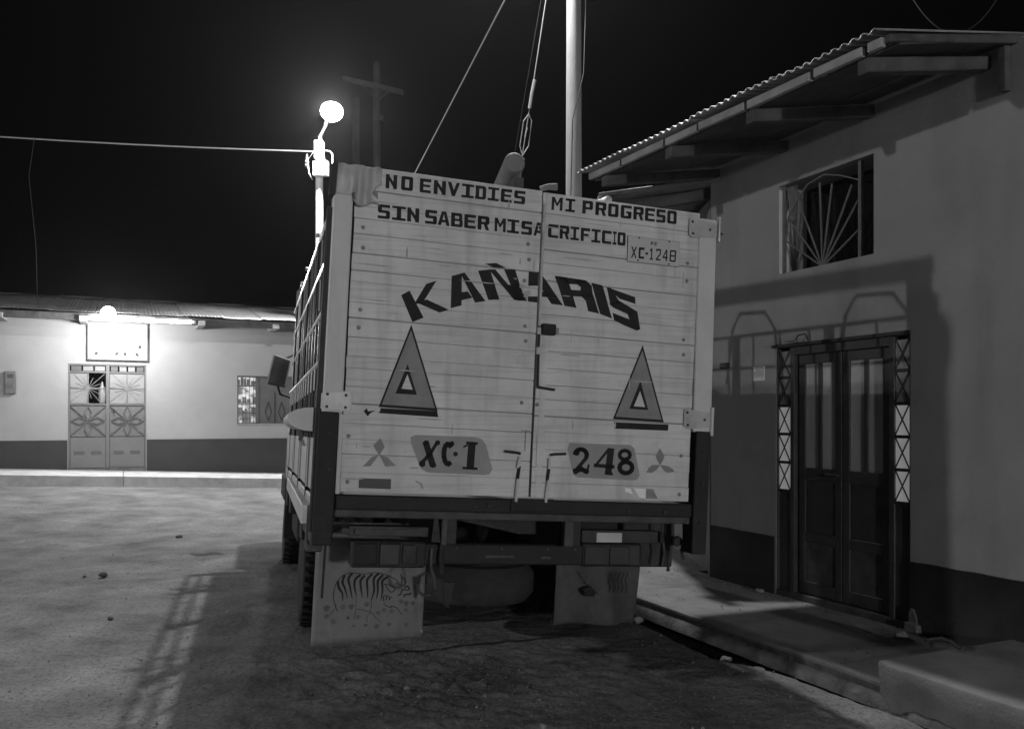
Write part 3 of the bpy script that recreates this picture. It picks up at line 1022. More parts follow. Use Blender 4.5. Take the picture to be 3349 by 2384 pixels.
# ------------------------------------------------------------------ the truck
tF = Vector((-0.28893663, 0.95724429, -0.01410676))
tR = Vector((0.95616613, 0.2878165, -0.05392582))
tU = Vector((0.04756003, 0.02906955, 0.99844529))
T0 = Vector((0.129, 5.10, 0.0))
tk = empty('cargo_truck')
mw = Matrix(((tR.x, tF.x, tU.x, T0.x), (tR.y, tF.y, tU.y, T0.y), (tR.z, tF.z, tU.z, T0.z), (0, 0, 0, 1)))
tk.rotation_mode = 'QUATERNION'
tk.location = T0
tk.rotation_quaternion = mw.to_3x3().normalized().to_quaternion()
tag(tk, 'old cargo truck with white plank rear doors painted with slogans', 'truck')
# local axes: x = right, y = forward, z = up; rear face of the doors at y = 0
UL, UR = -1.325, 1.105     # outer faces of the posts
DL, DR_ = -1.205, .965     # door opening
SEAM = -.09

# posts
MB().hexa([(UL, -.03, 1.56), (DL - .008, -.03, 1.56), (DL - .008, .10, 1.56), (UL, .10, 1.56)],
          [(UL, -.03, 2.90), (DL - .012, -.03, 2.90), (DL - .012, .10, 2.90), (UL, .10, 2.90)]).build('corner_post', 'post', tk, bevel=.006)
MB().hexa([(DR_ + .01, -.03, 1.57), (UR, -.03, 1.57), (UR, .10, 1.57), (DR_ + .01, .10, 1.57)],
          [(DR_ - .005, -.03, 2.93), (UR - .02, -.03, 2.93), (UR - .02, .10, 2.93), (DR_ - .005, .10, 2.93)]).build('corner_post', 'post', tk, bevel=.006)
MB().box(UL + .01, DL + .03, .035, .11, 1.12, 2.95).build('door_jamb', 'steel', tk)
MB().box(DR_ - .03, UR - .03, .035, .11, 1.12, 2.94).build('door_jamb', 'steel', tk)
MB().box(UL - .02, -1.232, -.045, .09, .83, 1.57).build('lower_post', 'steel', tk, bevel=.006)
MB().box(-1.228, -1.205, -.02, .05, 1.115, 1.56).build('door_edge_strip', 'post', tk)
MB().box(.995, 1.095, -.045, .09, .80, 1.575).build('lower_post', 'steel', tk, bevel=.006)
MB().hexa([(-1.358, .0, .9), (-1.326, .0, .9), (-1.326, .09, .9), (-1.358, .09, .9)], [(-1.352, .0, 2.72), (-1.326, .0, 2.72), (-1.326, .09, 2.72), (-1.352, .09, 2.72)]).build('post_edge', 'chassis', tk)
# rear cross member and lip
MB().box(-1.225, .99, -.03, .10, 1.03, 1.112).build('rear_crossbeam', 'steel', tk, bevel=.005)
MB().box(-1.225, .99, -.012, .12, .985, 1.028).build('rear_sill', 'chassis_lt', tk, bevel=.005)
MB().box(-.21, .06, -.045, -.031, 1.045, 1.12).build('latch_keeper', 'steel', tk, bevel=.004)
for (bx, bz) in ((-.42, 1.065), (-.345, 1.068), (.55, 1.06), (.80, 1.06)):
    MB().lathe((bx, -.031, bz), (0, -1, 0), [(0, .014), (.008, .012)], 8).build('bolt', 'chassis', tk)

# doors
rowsL = [1.126, 1.237, 1.34, 1.423, 1.512, 1.623, 1.719, 1.823, 1.891, 1.998, 2.105, 2.194, 2.311, 2.375, 2.472, 2.582, 2.671, 2.741, 2.833, 2.968]
rowsR = [1.126, 1.215, 1.31, 1.415, 1.52, 1.615, 1.715, 1.80, 1.90, 2.005, 2.115, 2.225, 2.33, 2.43, 2.535, 2.615, 2.72, 2.835, 2.962]
heavyL = {2.472, 2.105, 2.833, 1.623}
heavyR = {2.615, 2.115, 1.615, 2.43}
FRONT = -.022
rr = random.Random(11)
faceoff = {}


def make_door(a, b, rows, heavy, side):
    dd = MB().box(a + .004, b - .004, -.0175, .03, 1.13, 2.95).build('rear_door', 'groove', tk)
    offs = []
    for i in range(len(rows) - 1):
        z0, z1 = rows[i], rows[i + 1]
        gap0 = .0042 if z0 in heavy else rr.uniform(.0009, .0022)
        gap1 = .0042 if z1 in heavy else .0014
        off = FRONT + rr.uniform(-.0022, .0016)
        jl, jr = rr.uniform(-.002, .002), rr.uniform(-.002, .002)
        t0, t1 = rr.uniform(-.0016, .0016), rr.uniform(-.0016, .0016)
        A = a + jl if side == 'L' else a
        B = b if side == 'L' else b + jr
        MB().hexa([(A, off, z0 + gap0 + t0), (A, -.0172, z0 + gap0 + t0), (A, -.0172, z1 - gap1 + t0), (A, off, z1 - gap1 + t0)],
                  [(B, off, z0 + gap0 + t1), (B, -.0172, z0 + gap0 + t1), (B, -.0172, z1 - gap1 + t1), (B, off, z1 - gap1 + t1)]) \
            .build('board', 'board', dd, bevel=.0016)
        offs.append((z0, z1, off))
    faceoff[side] = offs
    return dd


doorL = make_door(DL, SEAM - .006, rowsL, heavyL, 'L')
doorR = make_door(SEAM + .008, DR_, rowsR, heavyR, 'R')
# raised stile on the right door beside the seam
MB().box(SEAM + .034, SEAM + .07, -.0265, -.0235, 1.13, 2.05).build('stile', 'board', doorR)


def clipz(poly, z, keep_above):
    out = []
    n = len(poly)
    for i in range(n):
        p, q_ = poly[i], poly[(i + 1) % n]
        ip = (p[1] >= z) == keep_above
        iq = (q_[1] >= z) == keep_above
        if ip:
            out.append(p)
        if ip != iq:
            t = (z - p[1]) / (q_[1] - p[1])
            out.append((p[0] + (q_[0] - p[0]) * t, z))
    return out


def clipx(poly, x, keep_right):
    s = [(p[1], p[0]) for p in poly]
    s = clipz(s, x, keep_right)
    return [(p[1], p[0]) for p in s]


def paint(polys, mname, name, lift=.0008, only=None):
    """polys: convex outlines in door coordinates; each is laid board by board on the planks it crosses"""
    for side, dd in (('L', doorL), ('R', doorR)):
        if only and side != only:
            continue
        mb = MB()
        for poly in polys:
            p0 = clipx(poly, SEAM - .008, False) if side == 'L' else clipx(poly, SEAM + .010, True)
            if len(p0) < 3:
                continue
            for z0, z1, off in faceoff[side]:
                p = clipz(p0, z0, True)
                if len(p) < 3:
                    continue
                p = clipz(p, z1, False)
                if len(p) < 3:
                    continue
                n = len(mb.v)
                mb.v += [(x_, off - lift - .0006, z_) for x_, z_ in p]
                mb.f.append(tuple(range(n, n + len(p))))
        if mb.f:
            o_ = mb.build(name, mname, dd, smooth='sheet')
            if name in ('rubbed_paint', 'dirt_smear'):
                o_['kind'] = 'stuff'


# picture-plane measurements of the door face were turned into door coordinates once, here as a plain linear map
def dmap(z, p):
    """p: measured spot on the door face -> (x, z) in truck coordinates"""
    if z == 3:
        X, Y = 1123.8 + .26236 * p[0], 578.9 + .26236 * p[1]
    else:
        X, Y = 681.1 + .41786 * p[0], (326.9 if z == 1 else 681.1) + .41786 * p[1]
    dv = Vector(((X - 1140.5) / 1900, 1, -(Y - 932) / 1900))
    e = Vector((0, 0, 1.6)) - T0
    t = (-e.dot(tF) - .022) / dv.dot(tF)
    pt = e + dv * t
    return (pt.dot(tR), pt.dot(tU))


def bil(quad, u, v):
    (tl, tr, brr, bl) = quad
    x_ = (tl[0] * (1 - u) + tr[0] * u) * (1 - v) + (bl[0] * (1 - u) + brr[0] * u) * v
    y_ = (tl[1] * (1 - u) + tr[1] * u) * (1 - v) + (bl[1] * (1 - u) + brr[1] * u) * v
    return (x_, y_)


def rc(x0, y0, x1, y1):
    return [(x0, y0), (x1, y0), (x1, y1), (x0, y1)]


S_ = .33
V_ = .22
GL = {
    'N': [rc(0, 0, S_, 1), rc(1 - S_, 0, 1, 1), [(S_, .12), (S_, .45), (1 - S_, .88), (1 - S_, .5)]],
    'O': [rc(0, .08, S_, .92), rc(1 - S_, .08, 1, .92), [(.1, 0), (.9, 0), (1, .1), (1, V_), (0, V_), (0, .1)], [(0, 1 - V_), (1, 1 - V_), (1, .9), (.9, 1), (.1, 1), (0, .9)]],
    'E': [rc(0, .05, S_, .95), [(.08, 0), (1, 0), (1, V_), (0, V_), (0, .06)], rc(S_, .41, .92, .58), [(0, .8), (1, .8), (1, 1), (.08, 1), (0, .94)]],
    'V': [[(0, 0), (.3, 0), (.62, .8), (.55, 1), (.38, 1)], [(.72, 0), (1, 0), (.62, 1), (.45, 1), (.45, .75)]],
    'I': [rc(.34, 0, .66, 1), rc(0, 0, 1, .18), rc(0, .82, 1, 1)],
    'D': [rc(.04, 0, S_ + .04, 1), [(0, 0), (.85, 0), (1, .12), (1, V_), (0, V_)], [(0, .8), (1, .8), (1, .88), (.85, 1), (0, 1)], rc(1 - S_, .1, 1, .9)],
    'S': [[(.1, 0), (1, 0), (1, V_), (0, V_), (0, .1)], rc(0, .15, S_, .5), [(0, .4), (.9, .4), (1, .5), (1, .6), (.1, .6), (0, .5)], rc(1 - S_, .5, 1, .85), [(0, .8), (1, .8), (1, .9), (.9, 1), (0, 1)]],
    'M': [rc(0, 0, .24, 1), rc(.76, 0, 1, 1), [(.2, 0), (.26, 0), (.56, .55), (.5, .72), (.2, .3)], [(.8, 0), (.74, 0), (.44, .55), (.5, .72), (.8, .3)]],
    'P': [rc(0, 0, S_, 1), [(0, 0), (.9, 0), (1, .1), (1, V_), (0, V_)], rc(1 - S_, .1, 1, .55), [(0, .48), (1, .48), (1, .56), (.9, .66), (0, .66)]],
    'R': [rc(0, 0, S_, 1), [(0, 0), (.9, 0), (1, .1), (1, V_), (0, V_)], rc(1 - S_, .1, 1, .5), [(0, .42), (1, .42), (1, .5), (.9, .6), (0, .6)], [(.5, .55), (.8, .55), (1, 1), (.7, 1)]],
    'G': [rc(0, .08, S_, .92), [(.1, 0), (1, 0), (1, V_), (0, V_), (0, .1)], [(0, .8), (1, .8), (1, .9), (.9, 1), (.1, 1), (0, .9)], rc(1 - S_, .5, 1, .9), rc(.5, .45, 1, .6)],
    'A': [[(0, 1), (.28, 1), (.55, 0), (.32, 0)], [(.45, 0), (.68, 0), (1, 1), (.72, 1)], rc(.22, .6, .78, .78)],
    'B': [rc(0, 0, S_, 1), [(0, 0), (.85, 0), (.95, .1), (.95, V_), (0, V_)], rc(.68, .1, .95, .45), rc(0, .42, .95, .58), rc(.72, .5, 1, .9), [(0, .8), (1, .8), (1, .9), (.9, 1), (0, 1)]],
    'F': [rc(0, 0, S_, 1), rc(0, 0, 1, V_), rc(S_, .42, .85, .6)],
    'C': [rc(0, .08, S_, .92), [(.1, 0), (1, 0), (1, V_), (0, V_), (0, .1)], [(0, .8), (1, .8), (1, 1), (.1, 1), (0, .9)]],
}


def slogan(z, word_spans, tl, tr, brr, bl, x0, x1, glyphs=GL):
    quad = [dmap(z, p) for p in (tl, tr, brr, bl)]
    out = []
    for ch, a, b in word_spans:
        ua, ub = (a - x0) / (x1 - x0), (b - x0) / (x1 - x0)
        for pg in glyphs[ch]:
            out.append([bil(quad, ua + (ub - ua) * u_, v_) for u_, v_ in pg])
    return out


def words(spans, tl, tr, brr, bl, x0, x1, cuts):
    """one object for each word"""
    i = 0
    for wd_ in cuts:
        paint(slogan(1, spans[i:i + len(wd_)], tl, tr, brr, bl, x0, x1), 'paint', 'word_' + wd_.lower())
        i += len(wd_)


words([('N', 428, 486), ('O', 507, 568), ('E', 603, 662), ('N', 676, 740), ('V', 748, 814), ('I', 824, 890), ('D', 897, 956), ('I', 966, 1026), ('E', 1037, 1098), ('S', 1110, 1172)],
      (428, 146), (1172, 240), (1168, 310), (425, 222), 428, 1172, ('NO', 'ENVIDIES'))
words([('M', 1312, 1368), ('I', 1383, 1432), ('P', 1470, 1525), ('R', 1538, 1595), ('O', 1605, 1660), ('G', 1672, 1730), ('R', 1740, 1795), ('E', 1803, 1857), ('S', 1865, 1915), ('O', 1925, 1977)],
      (1312, 268), (1977, 346), (1975, 416), (1308, 338), 1312, 1977, ('MI', 'PROGRESO'))
words([('S', 385, 445), ('I', 455, 523), ('N', 530, 590), ('S', 620, 680), ('A', 684, 746), ('B', 752, 812), ('E', 820, 880), ('R', 890, 951), ('M', 979, 1038), ('I', 1046, 1110), ('S', 1122, 1180), ('A', 1188, 1243),
       ('C', 1268, 1325), ('R', 1332, 1385), ('I', 1392, 1440), ('F', 1450, 1502), ('I', 1510, 1562), ('C', 1570, 1625), ('I', 1632, 1654), ('O', 1660, 1706)],
      (385, 306), (1705, 460), (1702, 530), (383, 382), 385, 1705, ('SIN', 'SABER', 'MI', 'SACRIFICIO'))
# arched name
KN = [
    [(508, 792), (553, 768), (628, 912), (568, 936)], [(578, 838), (642, 732), (697, 715), (620, 838)], [(590, 832), (645, 815), (762, 870), (713, 885)],
    [(772, 862), (777, 690), (832, 676), (830, 847)], [(825, 677), (847, 672), (958, 824), (902, 832)], [(828, 778), (862, 772), (888, 806), (828, 820)],
    [(955, 625), (1015, 621), (1068, 648), (1000, 645)],
    [(918, 662), (982, 655), (1032, 816), (973, 818)], [(975, 655), (1010, 655), (1152, 822), (1110, 818)], [(1056, 655), (1115, 655), (1168, 822), (1128, 822)],
]
KN = [[(p[0], p[1]) for p in pg] for pg in KN]
K3 = [
    [(205, 102), (292, 110), (288, 222), (200, 222)], [(198, 312), (288, 312), (285, 367), (198, 355)], [(284, 109), (322, 132), (316, 314), (284, 314)],
    [(316, 126), (345, 165), (497, 388), (398, 376), (316, 250)], [(284, 268), (372, 275), (380, 320), (284, 312)], [(0, 215), (128, 212), (188, 352), (95, 342)],
    [(425, 135), (532, 150), (612, 410), (510, 392)], [(425, 135), (690, 175), (728, 205), (545, 207)], [(610, 165), (690, 175), (738, 222), (648, 236), (615, 210)],
    [(648, 232), (738, 218), (750, 300), (640, 266)], [(556, 254), (645, 262), (750, 292), (745, 318), (575, 310)], [(640, 300), (752, 300), (803, 458), (710, 437), (690, 350)],
    [(738, 194), (832, 218), (913, 500), (812, 460), (762, 290)],
    [(866, 232), (1108, 318), (1112, 376), (975, 332)], [(866, 232), (905, 242), (985, 372), (900, 392)], [(890, 372), (968, 345), (1128, 440), (1075, 475), (922, 406)],
    [(1045, 462), (1128, 440), (1152, 590), (1122, 602), (1066, 520)], [(917, 450), (1066, 508), (1152, 590), (1122, 602), (1010, 555), (930, 513)],
]
paint([[dmap(1, p) for p in pg] for pg in KN] + [[dmap(3, p) for p in pg] for pg in K3], 'paint', 'name_lettering')


# warning triangles
def ring(outer, inner):
    n = len(outer)
    return [[outer[i], outer[(i + 1) % n], inner[(i + 1) % n], inner[i]] for i in range(n)]


def shrink(t, k):
    c_ = (sum(p[0] for p in t) / 3, sum(p[1] for p in t) / 3)
    return [(c_[0] + (p[0] - c_[0]) * k, c_[1] + (p[1] - c_[1]) * k) for p in t]


for T, I_, W_, B_, nm in (
        ([(563, 100), (703, 562), (388, 540)], [(543, 312), (592, 475), (478, 468)], [(542, 366), (570, 448), (510, 442)],
         [(396, 545), (700, 562), (706, 594), (388, 572), (398, 556)], 'left'),
        ([(1795, 210), (1908, 622), (1636, 604)], [(1783, 400), (1825, 556), (1724, 549)], [(1781, 455), (1808, 540), (1748, 536)],
         [(1640, 620), (1932, 633), (1930, 666), (1644, 655), (1650, 640)], 'right')):
    t_ = [dmap(2, p) for p in T]
    i_ = [dmap(2, p) for p in I_]
    w_ = [dmap(2, p) for p in W_]
    paint([t_], 'greypaint', 'warning_triangle_fill', .0006)
    paint(ring(t_, shrink(t_, .90)), 'paint', 'warning_triangle_outline', .0010)
    paint([i_], 'paint', 'warning_triangle_core', .0010)
    paint([w_], 'board', 'warning_triangle_centre', .0014)
    paint([[dmap(2, p) for p in B_]], 'paint', 'warning_triangle_base', .0012)

# three-lobed emblems
paint([[dmap(2, p) for p in pg] for pg in (
    [(398, 705), (421, 752), (392, 798), (358, 745)], [(391, 793), (352, 805), (303, 856), (345, 855)], [(391, 793), (437, 808), (480, 852), (424, 858)])], 'greypaint', 'emblem', only='L')
paint([[dmap(2, p) for p in pg] for pg in (
    [(1887, 758), (1912, 800), (1904, 824), (1889, 850), (1872, 822), (1865, 800)], [(1888, 848), (1846, 848), (1828, 862), (1815, 888), (1845, 890), (1872, 872)],
    [(1888, 848), (1925, 852), (1955, 868), (1966, 884), (1925, 890), (1905, 874)])], 'greypaint', 'emblem', only='R')

# painted number panels
paint([[dmap(2, p) for p in ((585, 688), (905, 700), (940, 712), (960, 740), (995, 870), (980, 897), (950, 901), (650, 888), (618, 872), (600, 835), (560, 730), (560, 700))]], 'palepaint', 'number_panel', .0006, 'L')
paint([[dmap(2, p) for p in ((1405, 730), (1730, 742), (1752, 760), (1780, 905), (1765, 928), (1735, 930), (1450, 915), (1425, 900), (1395, 760))]], 'palepaint', 'number_panel', .0006, 'R')


def strokes(z, segs, wd):
    out = []
    for s in segs:
        w0 = s[4] if len(s) > 4 else wd
        a_, b_ = Vector((s[0], s[1])), Vector((s[2], s[3]))
        t = (b_ - a_).normalized()
        n_ = Vector((-t.y, t.x)) * w0 / 2
        a2, b2 = a_ - t * w0 * .25, b_ + t * w0 * .25
        out.append([dmap(z, p) for p in (a2 + n_, b2 + n_, b2 - n_, a2 - n_)])
    return out


def blob(z, x_, y_, rx, ry, n=10):
    return [dmap(z, (x_ + rx * math.cos(2 * math.pi * i / n), y_ + ry * math.sin(2 * math.pi * i / n))) for i in range(n)]


def arcs(z, cx_, cy_, rx, ry, a0, a1, wd, n=8):
    out = []
    for i in range(n):
        t0, t1 = R(a0 + (a1 - a0) * i / n), R(a0 + (a1 - a0) * (i + 1) / n)
        out += [(cx_ + rx * math.cos(t0), cy_ + ry * math.sin(t0), cx_ + rx * math.cos(t1), cy_ + ry * math.sin(t1), wd)]
    return out


xc = strokes(2, [(640, 730, 675, 845, 34), (700, 728, 672, 775, 18), (668, 782, 618, 838, 20)], 20)
xc += [blob(2, 640, 732, 14, 16), blob(2, 703, 730, 14, 14), blob(2, 620, 842, 18, 18), blob(2, 678, 848, 18, 16)]
xc += strokes(2, arcs(2, 758, 790, 22, 54, -48, -300, 26, 10), 20) + [blob(2, 779, 735, 13, 14)]
xc += [blob(2, 798, 790, 13, 13)]
xc += strokes(2, [(886, 735, 876, 860, 40), (858, 730, 914, 734, 14), (838, 864, 912, 868, 14), (842, 752, 862, 742, 10)], 20)
xd = xc[-5:-4]
for nm_, pl in (('letter_x', xc[:7]), ('letter_c', xc[7:18]), ('hyphen', xd), ('digit_one', xc[-4:])):
    paint(pl, 'paint', nm_, .0012, 'L')
n2 = strokes(2, arcs(2, 1466, 795, 32, 30, 190, 380, 24) + [(1494, 812, 1445, 870, 20), (1432, 882, 1470, 868, 28), (1468, 870, 1500, 884, 26), (1500, 880, 1508, 848, 12)], 20)
n2 += [blob(2, 1444, 785, 16, 14), blob(2, 1438, 884, 14, 14), blob(2, 1494, 884, 16, 12)]
n2 += strokes(2, [(1626, 768, 1612, 885, 36), (1612, 768, 1545, 850, 14), (1540, 850, 1640, 858, 20), (1598, 892, 1632, 896, 16)], 20)
n2 += strokes(2, arcs(2, 1700, 795, 28, 24, 0, 360, 20, 12) + arcs(2, 1706, 862, 34, 30, 0, 360, 24, 14), 20)
for nm_, pl in (('digit_two', n2[:15]), ('digit_four', n2[15:19]), ('digit_eight', n2[19:])):
    paint(pl, 'paint', nm_, .0012, 'R')

# number plate
pq = [dmap(1, p) for p in ((1716, 476), (1991, 512), (1986, 642), (1712, 612))]
MB().hexa([(x_ + (x_ - .66) * .012, -.0264, z_ + (z_ - 2.69) * .03) for x_, z_ in pq], [(x_ + (x_ - .66) * .012, -.0254, z_ + (z_ - 2.69) * .03) for x_, z_ in pq]).build('plate_edge_shade', 'steel', doorR)  # dark rim drawn as the edge shadow of the plate
plt = MB().hexa([(x_, -.0300, z_) for x_, z_ in pq], [(x_, -.0262, z_) for x_, z_ in pq]).build('number_plate', 'platem', doorR, bevel=.001)
DG = dict(GL)
DG.update({
    'X': [[(0, 0), (.24, 0), (1, 1), (.76, 1)], [(.76, 0), (1, 0), (.24, 1), (0, 1)]],
    '1': [rc(.4, 0, .66, 1), [(.4, 0), (.4, .22), (.12, .32), (.12, .18)], rc(.15, .88, .9, 1)],
    '2': [rc(.05, 0, .95, .15), rc(.75, .05, 1, .45), [(.75, .4), (1, .45), (.3, .9), (0, .9)], rc(0, .86, 1, 1), rc(0, .05, .22, .25)],
    '4': [rc(.62, 0, .86, 1), [(.62, 0), (.62, .25), (.2, .65), (0, .65)], rc(0, .62, 1, .77)],
    '8': [rc(0, .05, .22, .95), rc(.78, .05, 1, .95), rc(.05, 0, .95, .14), rc(.1, .43, .9, .56), rc(.05, .86, .95, 1)],
    '-': [rc(0, .4, 1, .6)],
})
pz = MB()
quads = slogan(1, [('X', 1732, 1762), ('C', 1772, 1802), ('-', 1808, 1822), ('1', 1828, 1852), ('2', 1864, 1890), ('4', 1900, 1928), ('8', 1938, 1972)],
               (1732, 534), (1974, 556), (1970, 618), (1730, 594), 1732, 1974, DG)
DG2 = DG
quads += slogan(1, [('P', 1836, 1850), ('E', 1856, 1870)], (1836, 508), (1872, 513), (1871, 531), (1835, 527), 1836, 1872, DG)
for pg in quads:
    n = len(pz.v)
    pz.v += [(x_, -.0306, z_) for x_, z_ in pg]
    pz.f.append(tuple(range(n, n + len(pg))))
pz.build('plate_lettering', 'paint', doorR, smooth='sheet')
for p in ((1775, 488), (1935, 508), (1768, 607), (1932, 628)):
    x_, z_ = dmap(1, p)
    MB().lathe((x_, -.0300, z_), (0, -1, 0), [(0, .006), (.003, .005)], 8).build('plate_screw', 'iron', doorR)


# reflectors, small painted mark, scratches
paint([[dmap(2, p) for p in ((283, 918), (455, 923), (453, 977), (281, 971))]], 'reddark', 'reflector', .0012, 'L')
paint([[dmap(2, p) for p in ((1812, 975), (1850, 977), (1875, 1027), (1811, 1026))]], 'greypaint', 'reflector_dark_band', .0012, 'R')
paint([[dmap(2, p) for p in ((1700, 970), (1730, 972), (1742, 1005), (1702, 990))], [dmap(2, p) for p in ((1748, 972), (1812, 975), (1810, 1027), (1778, 1023))]], 'reflect', 'reflector', .0014, 'R')
paint([[dmap(2, p) for p in ((308, 562), (325, 545), (332, 562), (372, 558), (345, 572), (330, 590), (318, 575))]], 'paint', 'painted_mark', .001, 'L')
paint([[dmap(2, p) for p in ((582, 930), (618, 945), (628, 975), (618, 976), (608, 950), (585, 938))]], 'palepaint', 'scratch', .001, 'L')

# bolts with their stain rings
for z_, p, dd in [(1, (305, 432), doorL), (1, (305, 540), doorL), (1, (290, 870), doorL), (1, (1185, 520), doorL), (1, (1190, 603), doorL), (1, (1168, 957), doorL), (1, (1165, 715), doorL),
                  (2, (282, 117), doorL), (2, (228, 694), doorL), (2, (222, 938), doorL), (2, (1150, 517), doorL), (2, (1172, 188), doorL),
                  (1, (2035, 622), doorR), (1, (2030, 717), doorR), (2, (2013, 183), doorR), (2, (2013, 262), doorR), (2, (2000, 800), doorR), (2, (1990, 1005), doorR), (2, (1232, 527), doorR)]:
    x_, zz = dmap(z_, p)
    MB().lathe((x_, -.0246, zz), (0, -1, 0), [(0, .012), (.004, .011), (.006, .006)], 10).build('bolt', 'greypaint', dd)

# scuffs, drips and rubbed patches
rr = random.Random(31)
sc_, dk_ = [], []
for k in range(46):
    cx_, cz_ = rr.uniform(-1.15, .9), rr.uniform(1.2, 2.85)
    L_, h_ = rr.uniform(.02, .14), rr.uniform(.002, .008)
    if k % 3 == 0:
        L_, h_ = rr.uniform(.003, .007), rr.uniform(.02, .07)
    q_ = [(cx_ - L_, cz_), (cx_ - L_ * .3, cz_ + h_), (cx_ + L_ * .6, cz_ + h_ * .8), (cx_ + L_, cz_ + .002), (cx_ + L_ * .4, cz_ - h_ * .6), (cx_ - L_ * .6, cz_ - h_ * .4)]
    (sc_ if k % 2 else dk_).append(q_)
for pg in ([(1140, 735), (1168, 738), (1162, 760), (1138, 752)], [(1150, 775), (1190, 765), (1205, 790), (1170, 800)], [(1105, 700), (1125, 702), (1120, 712)], [(1155, 795), (1180, 800), (1175, 812)]):
    sc_.append([dmap(1, p) for p in pg])
paint(sc_, 'scuff', 'rubbed_paint', .0022)
paint(dk_, 'smear', 'dirt_smear', .0003)

# hinges at the four corners
for nm, (x0_, x1_, z0_, z1_), mtl in (('hinge', (-1.335, -1.165, 1.575, 1.69), 'tin'), ('hinge', (.905, 1.10, 1.585, 1.715), 'tin'),
                                      ('hinge', (.885, 1.085, 2.80, 2.925), 'tin')):
    hx = MB().prism([(x0_, -.036, z0_ + .01), (x0_, -.036, z1_ - .02), (x1_ - .02, -.036, z1_ + .003), (x1_, -.036, z1_ - .015), (x1_, -.036, z0_ + .015), (x1_ - .015, -.036, z0_)] if x0_ < 0 else
                    [(x1_, -.036, z0_ + .02), (x1_, -.036, z1_ - .02), (x0_ + .01, -.036, z1_), (x0_, -.036, z1_ - .01), (x0_, -.036, z0_ + .015), (x0_ + .03, -.036, z0_)], (0, .004, 0))
    h_ = hx.build(nm, mtl, tk, bevel=.001)
    for bx, bz in ((.2, .2), (.2, .8), (.8, .2), (.8, .8)) if x0_ < 0 else ((.15, .2), (.12, .8), (.75, .5)):
        MB().lathe((x0_ + (x1_ - x0_) * bx, -.036, z0_ + (z1_ - z0_) * bz), (0, -1, 0), [(0, .009), (.004, .007)], 8).build('hinge_bolt', 'iron', h_)
MB().tube([(1.103, -.035, 1.55), (1.103, -.035, 1.73)], .014, 10).build('hinge_pin', 'post', tk, smooth=True)
MB().tube([(1.10, -.035, 2.79), (1.10, -.035, 2.95)], .013, 10).build('hinge_pin', 'rod', tk, smooth=True)
MB().tube([(1.08, .02, 2.86), (1.17, .05, 2.87)], .008, 8).build('hinge_stub', 'iron', tk)


# crumpled tin cap on the top left corner
def tin_cap():
    mb = MB()
    nx, nz = 26, 20
    for j in range(nz + 1):
        for i in range(nx + 1):
            u_, v_ = i / nx, j / nz
            xr = (-1.065 if v_ > .55 else -1.065 - .05 * math.sin((v_ / .55) * math.pi)) + .012 * noise.noise(Vector((v_ * 9, 0, 0)))
            x_ = -1.315 + (xr + 1.315) * u_
            zb_ = 2.79 if u_ < .45 else 2.745 + .015 * math.sin(u_ * 9)
            zt_ = 2.962 + .012 * noise.noise(Vector((u_ * 6, 4, 0)))
            z_ = zb_ + (zt_ - zb_) * v_
            p = Vector((x_ * 9, z_ * 7, 2))
            y_ = -.042 + .012 * noise.noise(p) + .008 * noise.noise(p * 2.3)
            y_ += -.022 * math.exp(-((x_ + 1.195 - .02 * v_) / .022) ** 2) + .014 * math.exp(-((x_ + 1.15) / .02) ** 2) - .012 * math.exp(-((x_ + 1.11) / .02) ** 2)
            mb.v.append((x_, min(y_, -.031), z_))
    m = nx + 1
    for j in range(nz):
        for i in range(nx):
            a_ = j * m + i
            mb.f.append((a_, a_ + 1, a_ + m + 1, a_ + m))
    o_ = mb.build('tin_cap', 'tin', tk, smooth='sheet')
    s_ = o_.modifiers.new('thick', 'SOLIDIFY')
    s_.thickness = .002


tin_cap()
MB().hexa([(-1.35, -.03, 2.78), (-1.318, -.05, 2.78), (-1.318, .05, 2.78), (-1.35, .05, 2.78)],
          [(-1.345, -.03, 2.955), (-1.31, -.05, 2.97), (-1.31, .05, 2.97), (-1.345, .05, 2.955)]).build('cap_side', 'steel', tk)
paint([[dmap(1, p) for p in ((335, 150), (395, 160), (392, 182), (352, 180), (352, 215), (384, 250), (384, 285), (335, 232))]], 'greypaint', 'torn_paint', .001, 'L')

# locking bar along the seam
lk = MB().tube([(SEAM + .004, -.04, 2.93), (SEAM + .004, -.04, 2.5), (SEAM + .006, -.04, 2.15)], .009, 10).build('lock_bar', 'tin', tk, smooth=True)
MB().tube([(SEAM + .008, -.04, 2.15), (SEAM + .012, -.045, 1.80), (SEAM + .014, -.05, 1.785), (SEAM + .12, -.05, 1.775)], .0075, 10).build('lock_handle', 'iron', tk, smooth=True)
for zz, hh in ((2.88, .07), (2.72, .05), (2.10, .04), (1.98, .04)):
    MB().lathe((SEAM + .005, -.042, zz), (0, 0, 1), [(0, .014), (hh, .014)], 10).build('bar_bracket', 'post', tk, smooth=True)
MB().box(SEAM + .02, SEAM + .105, -.07, -.03, 2.10, 2.165).build('hasp', 'steel', tk, bevel=.004)
MB().box(SEAM + .105, SEAM + .135, -.034, -.026, 2.11, 2.15).build('hasp_plate', 'greypaint', tk)
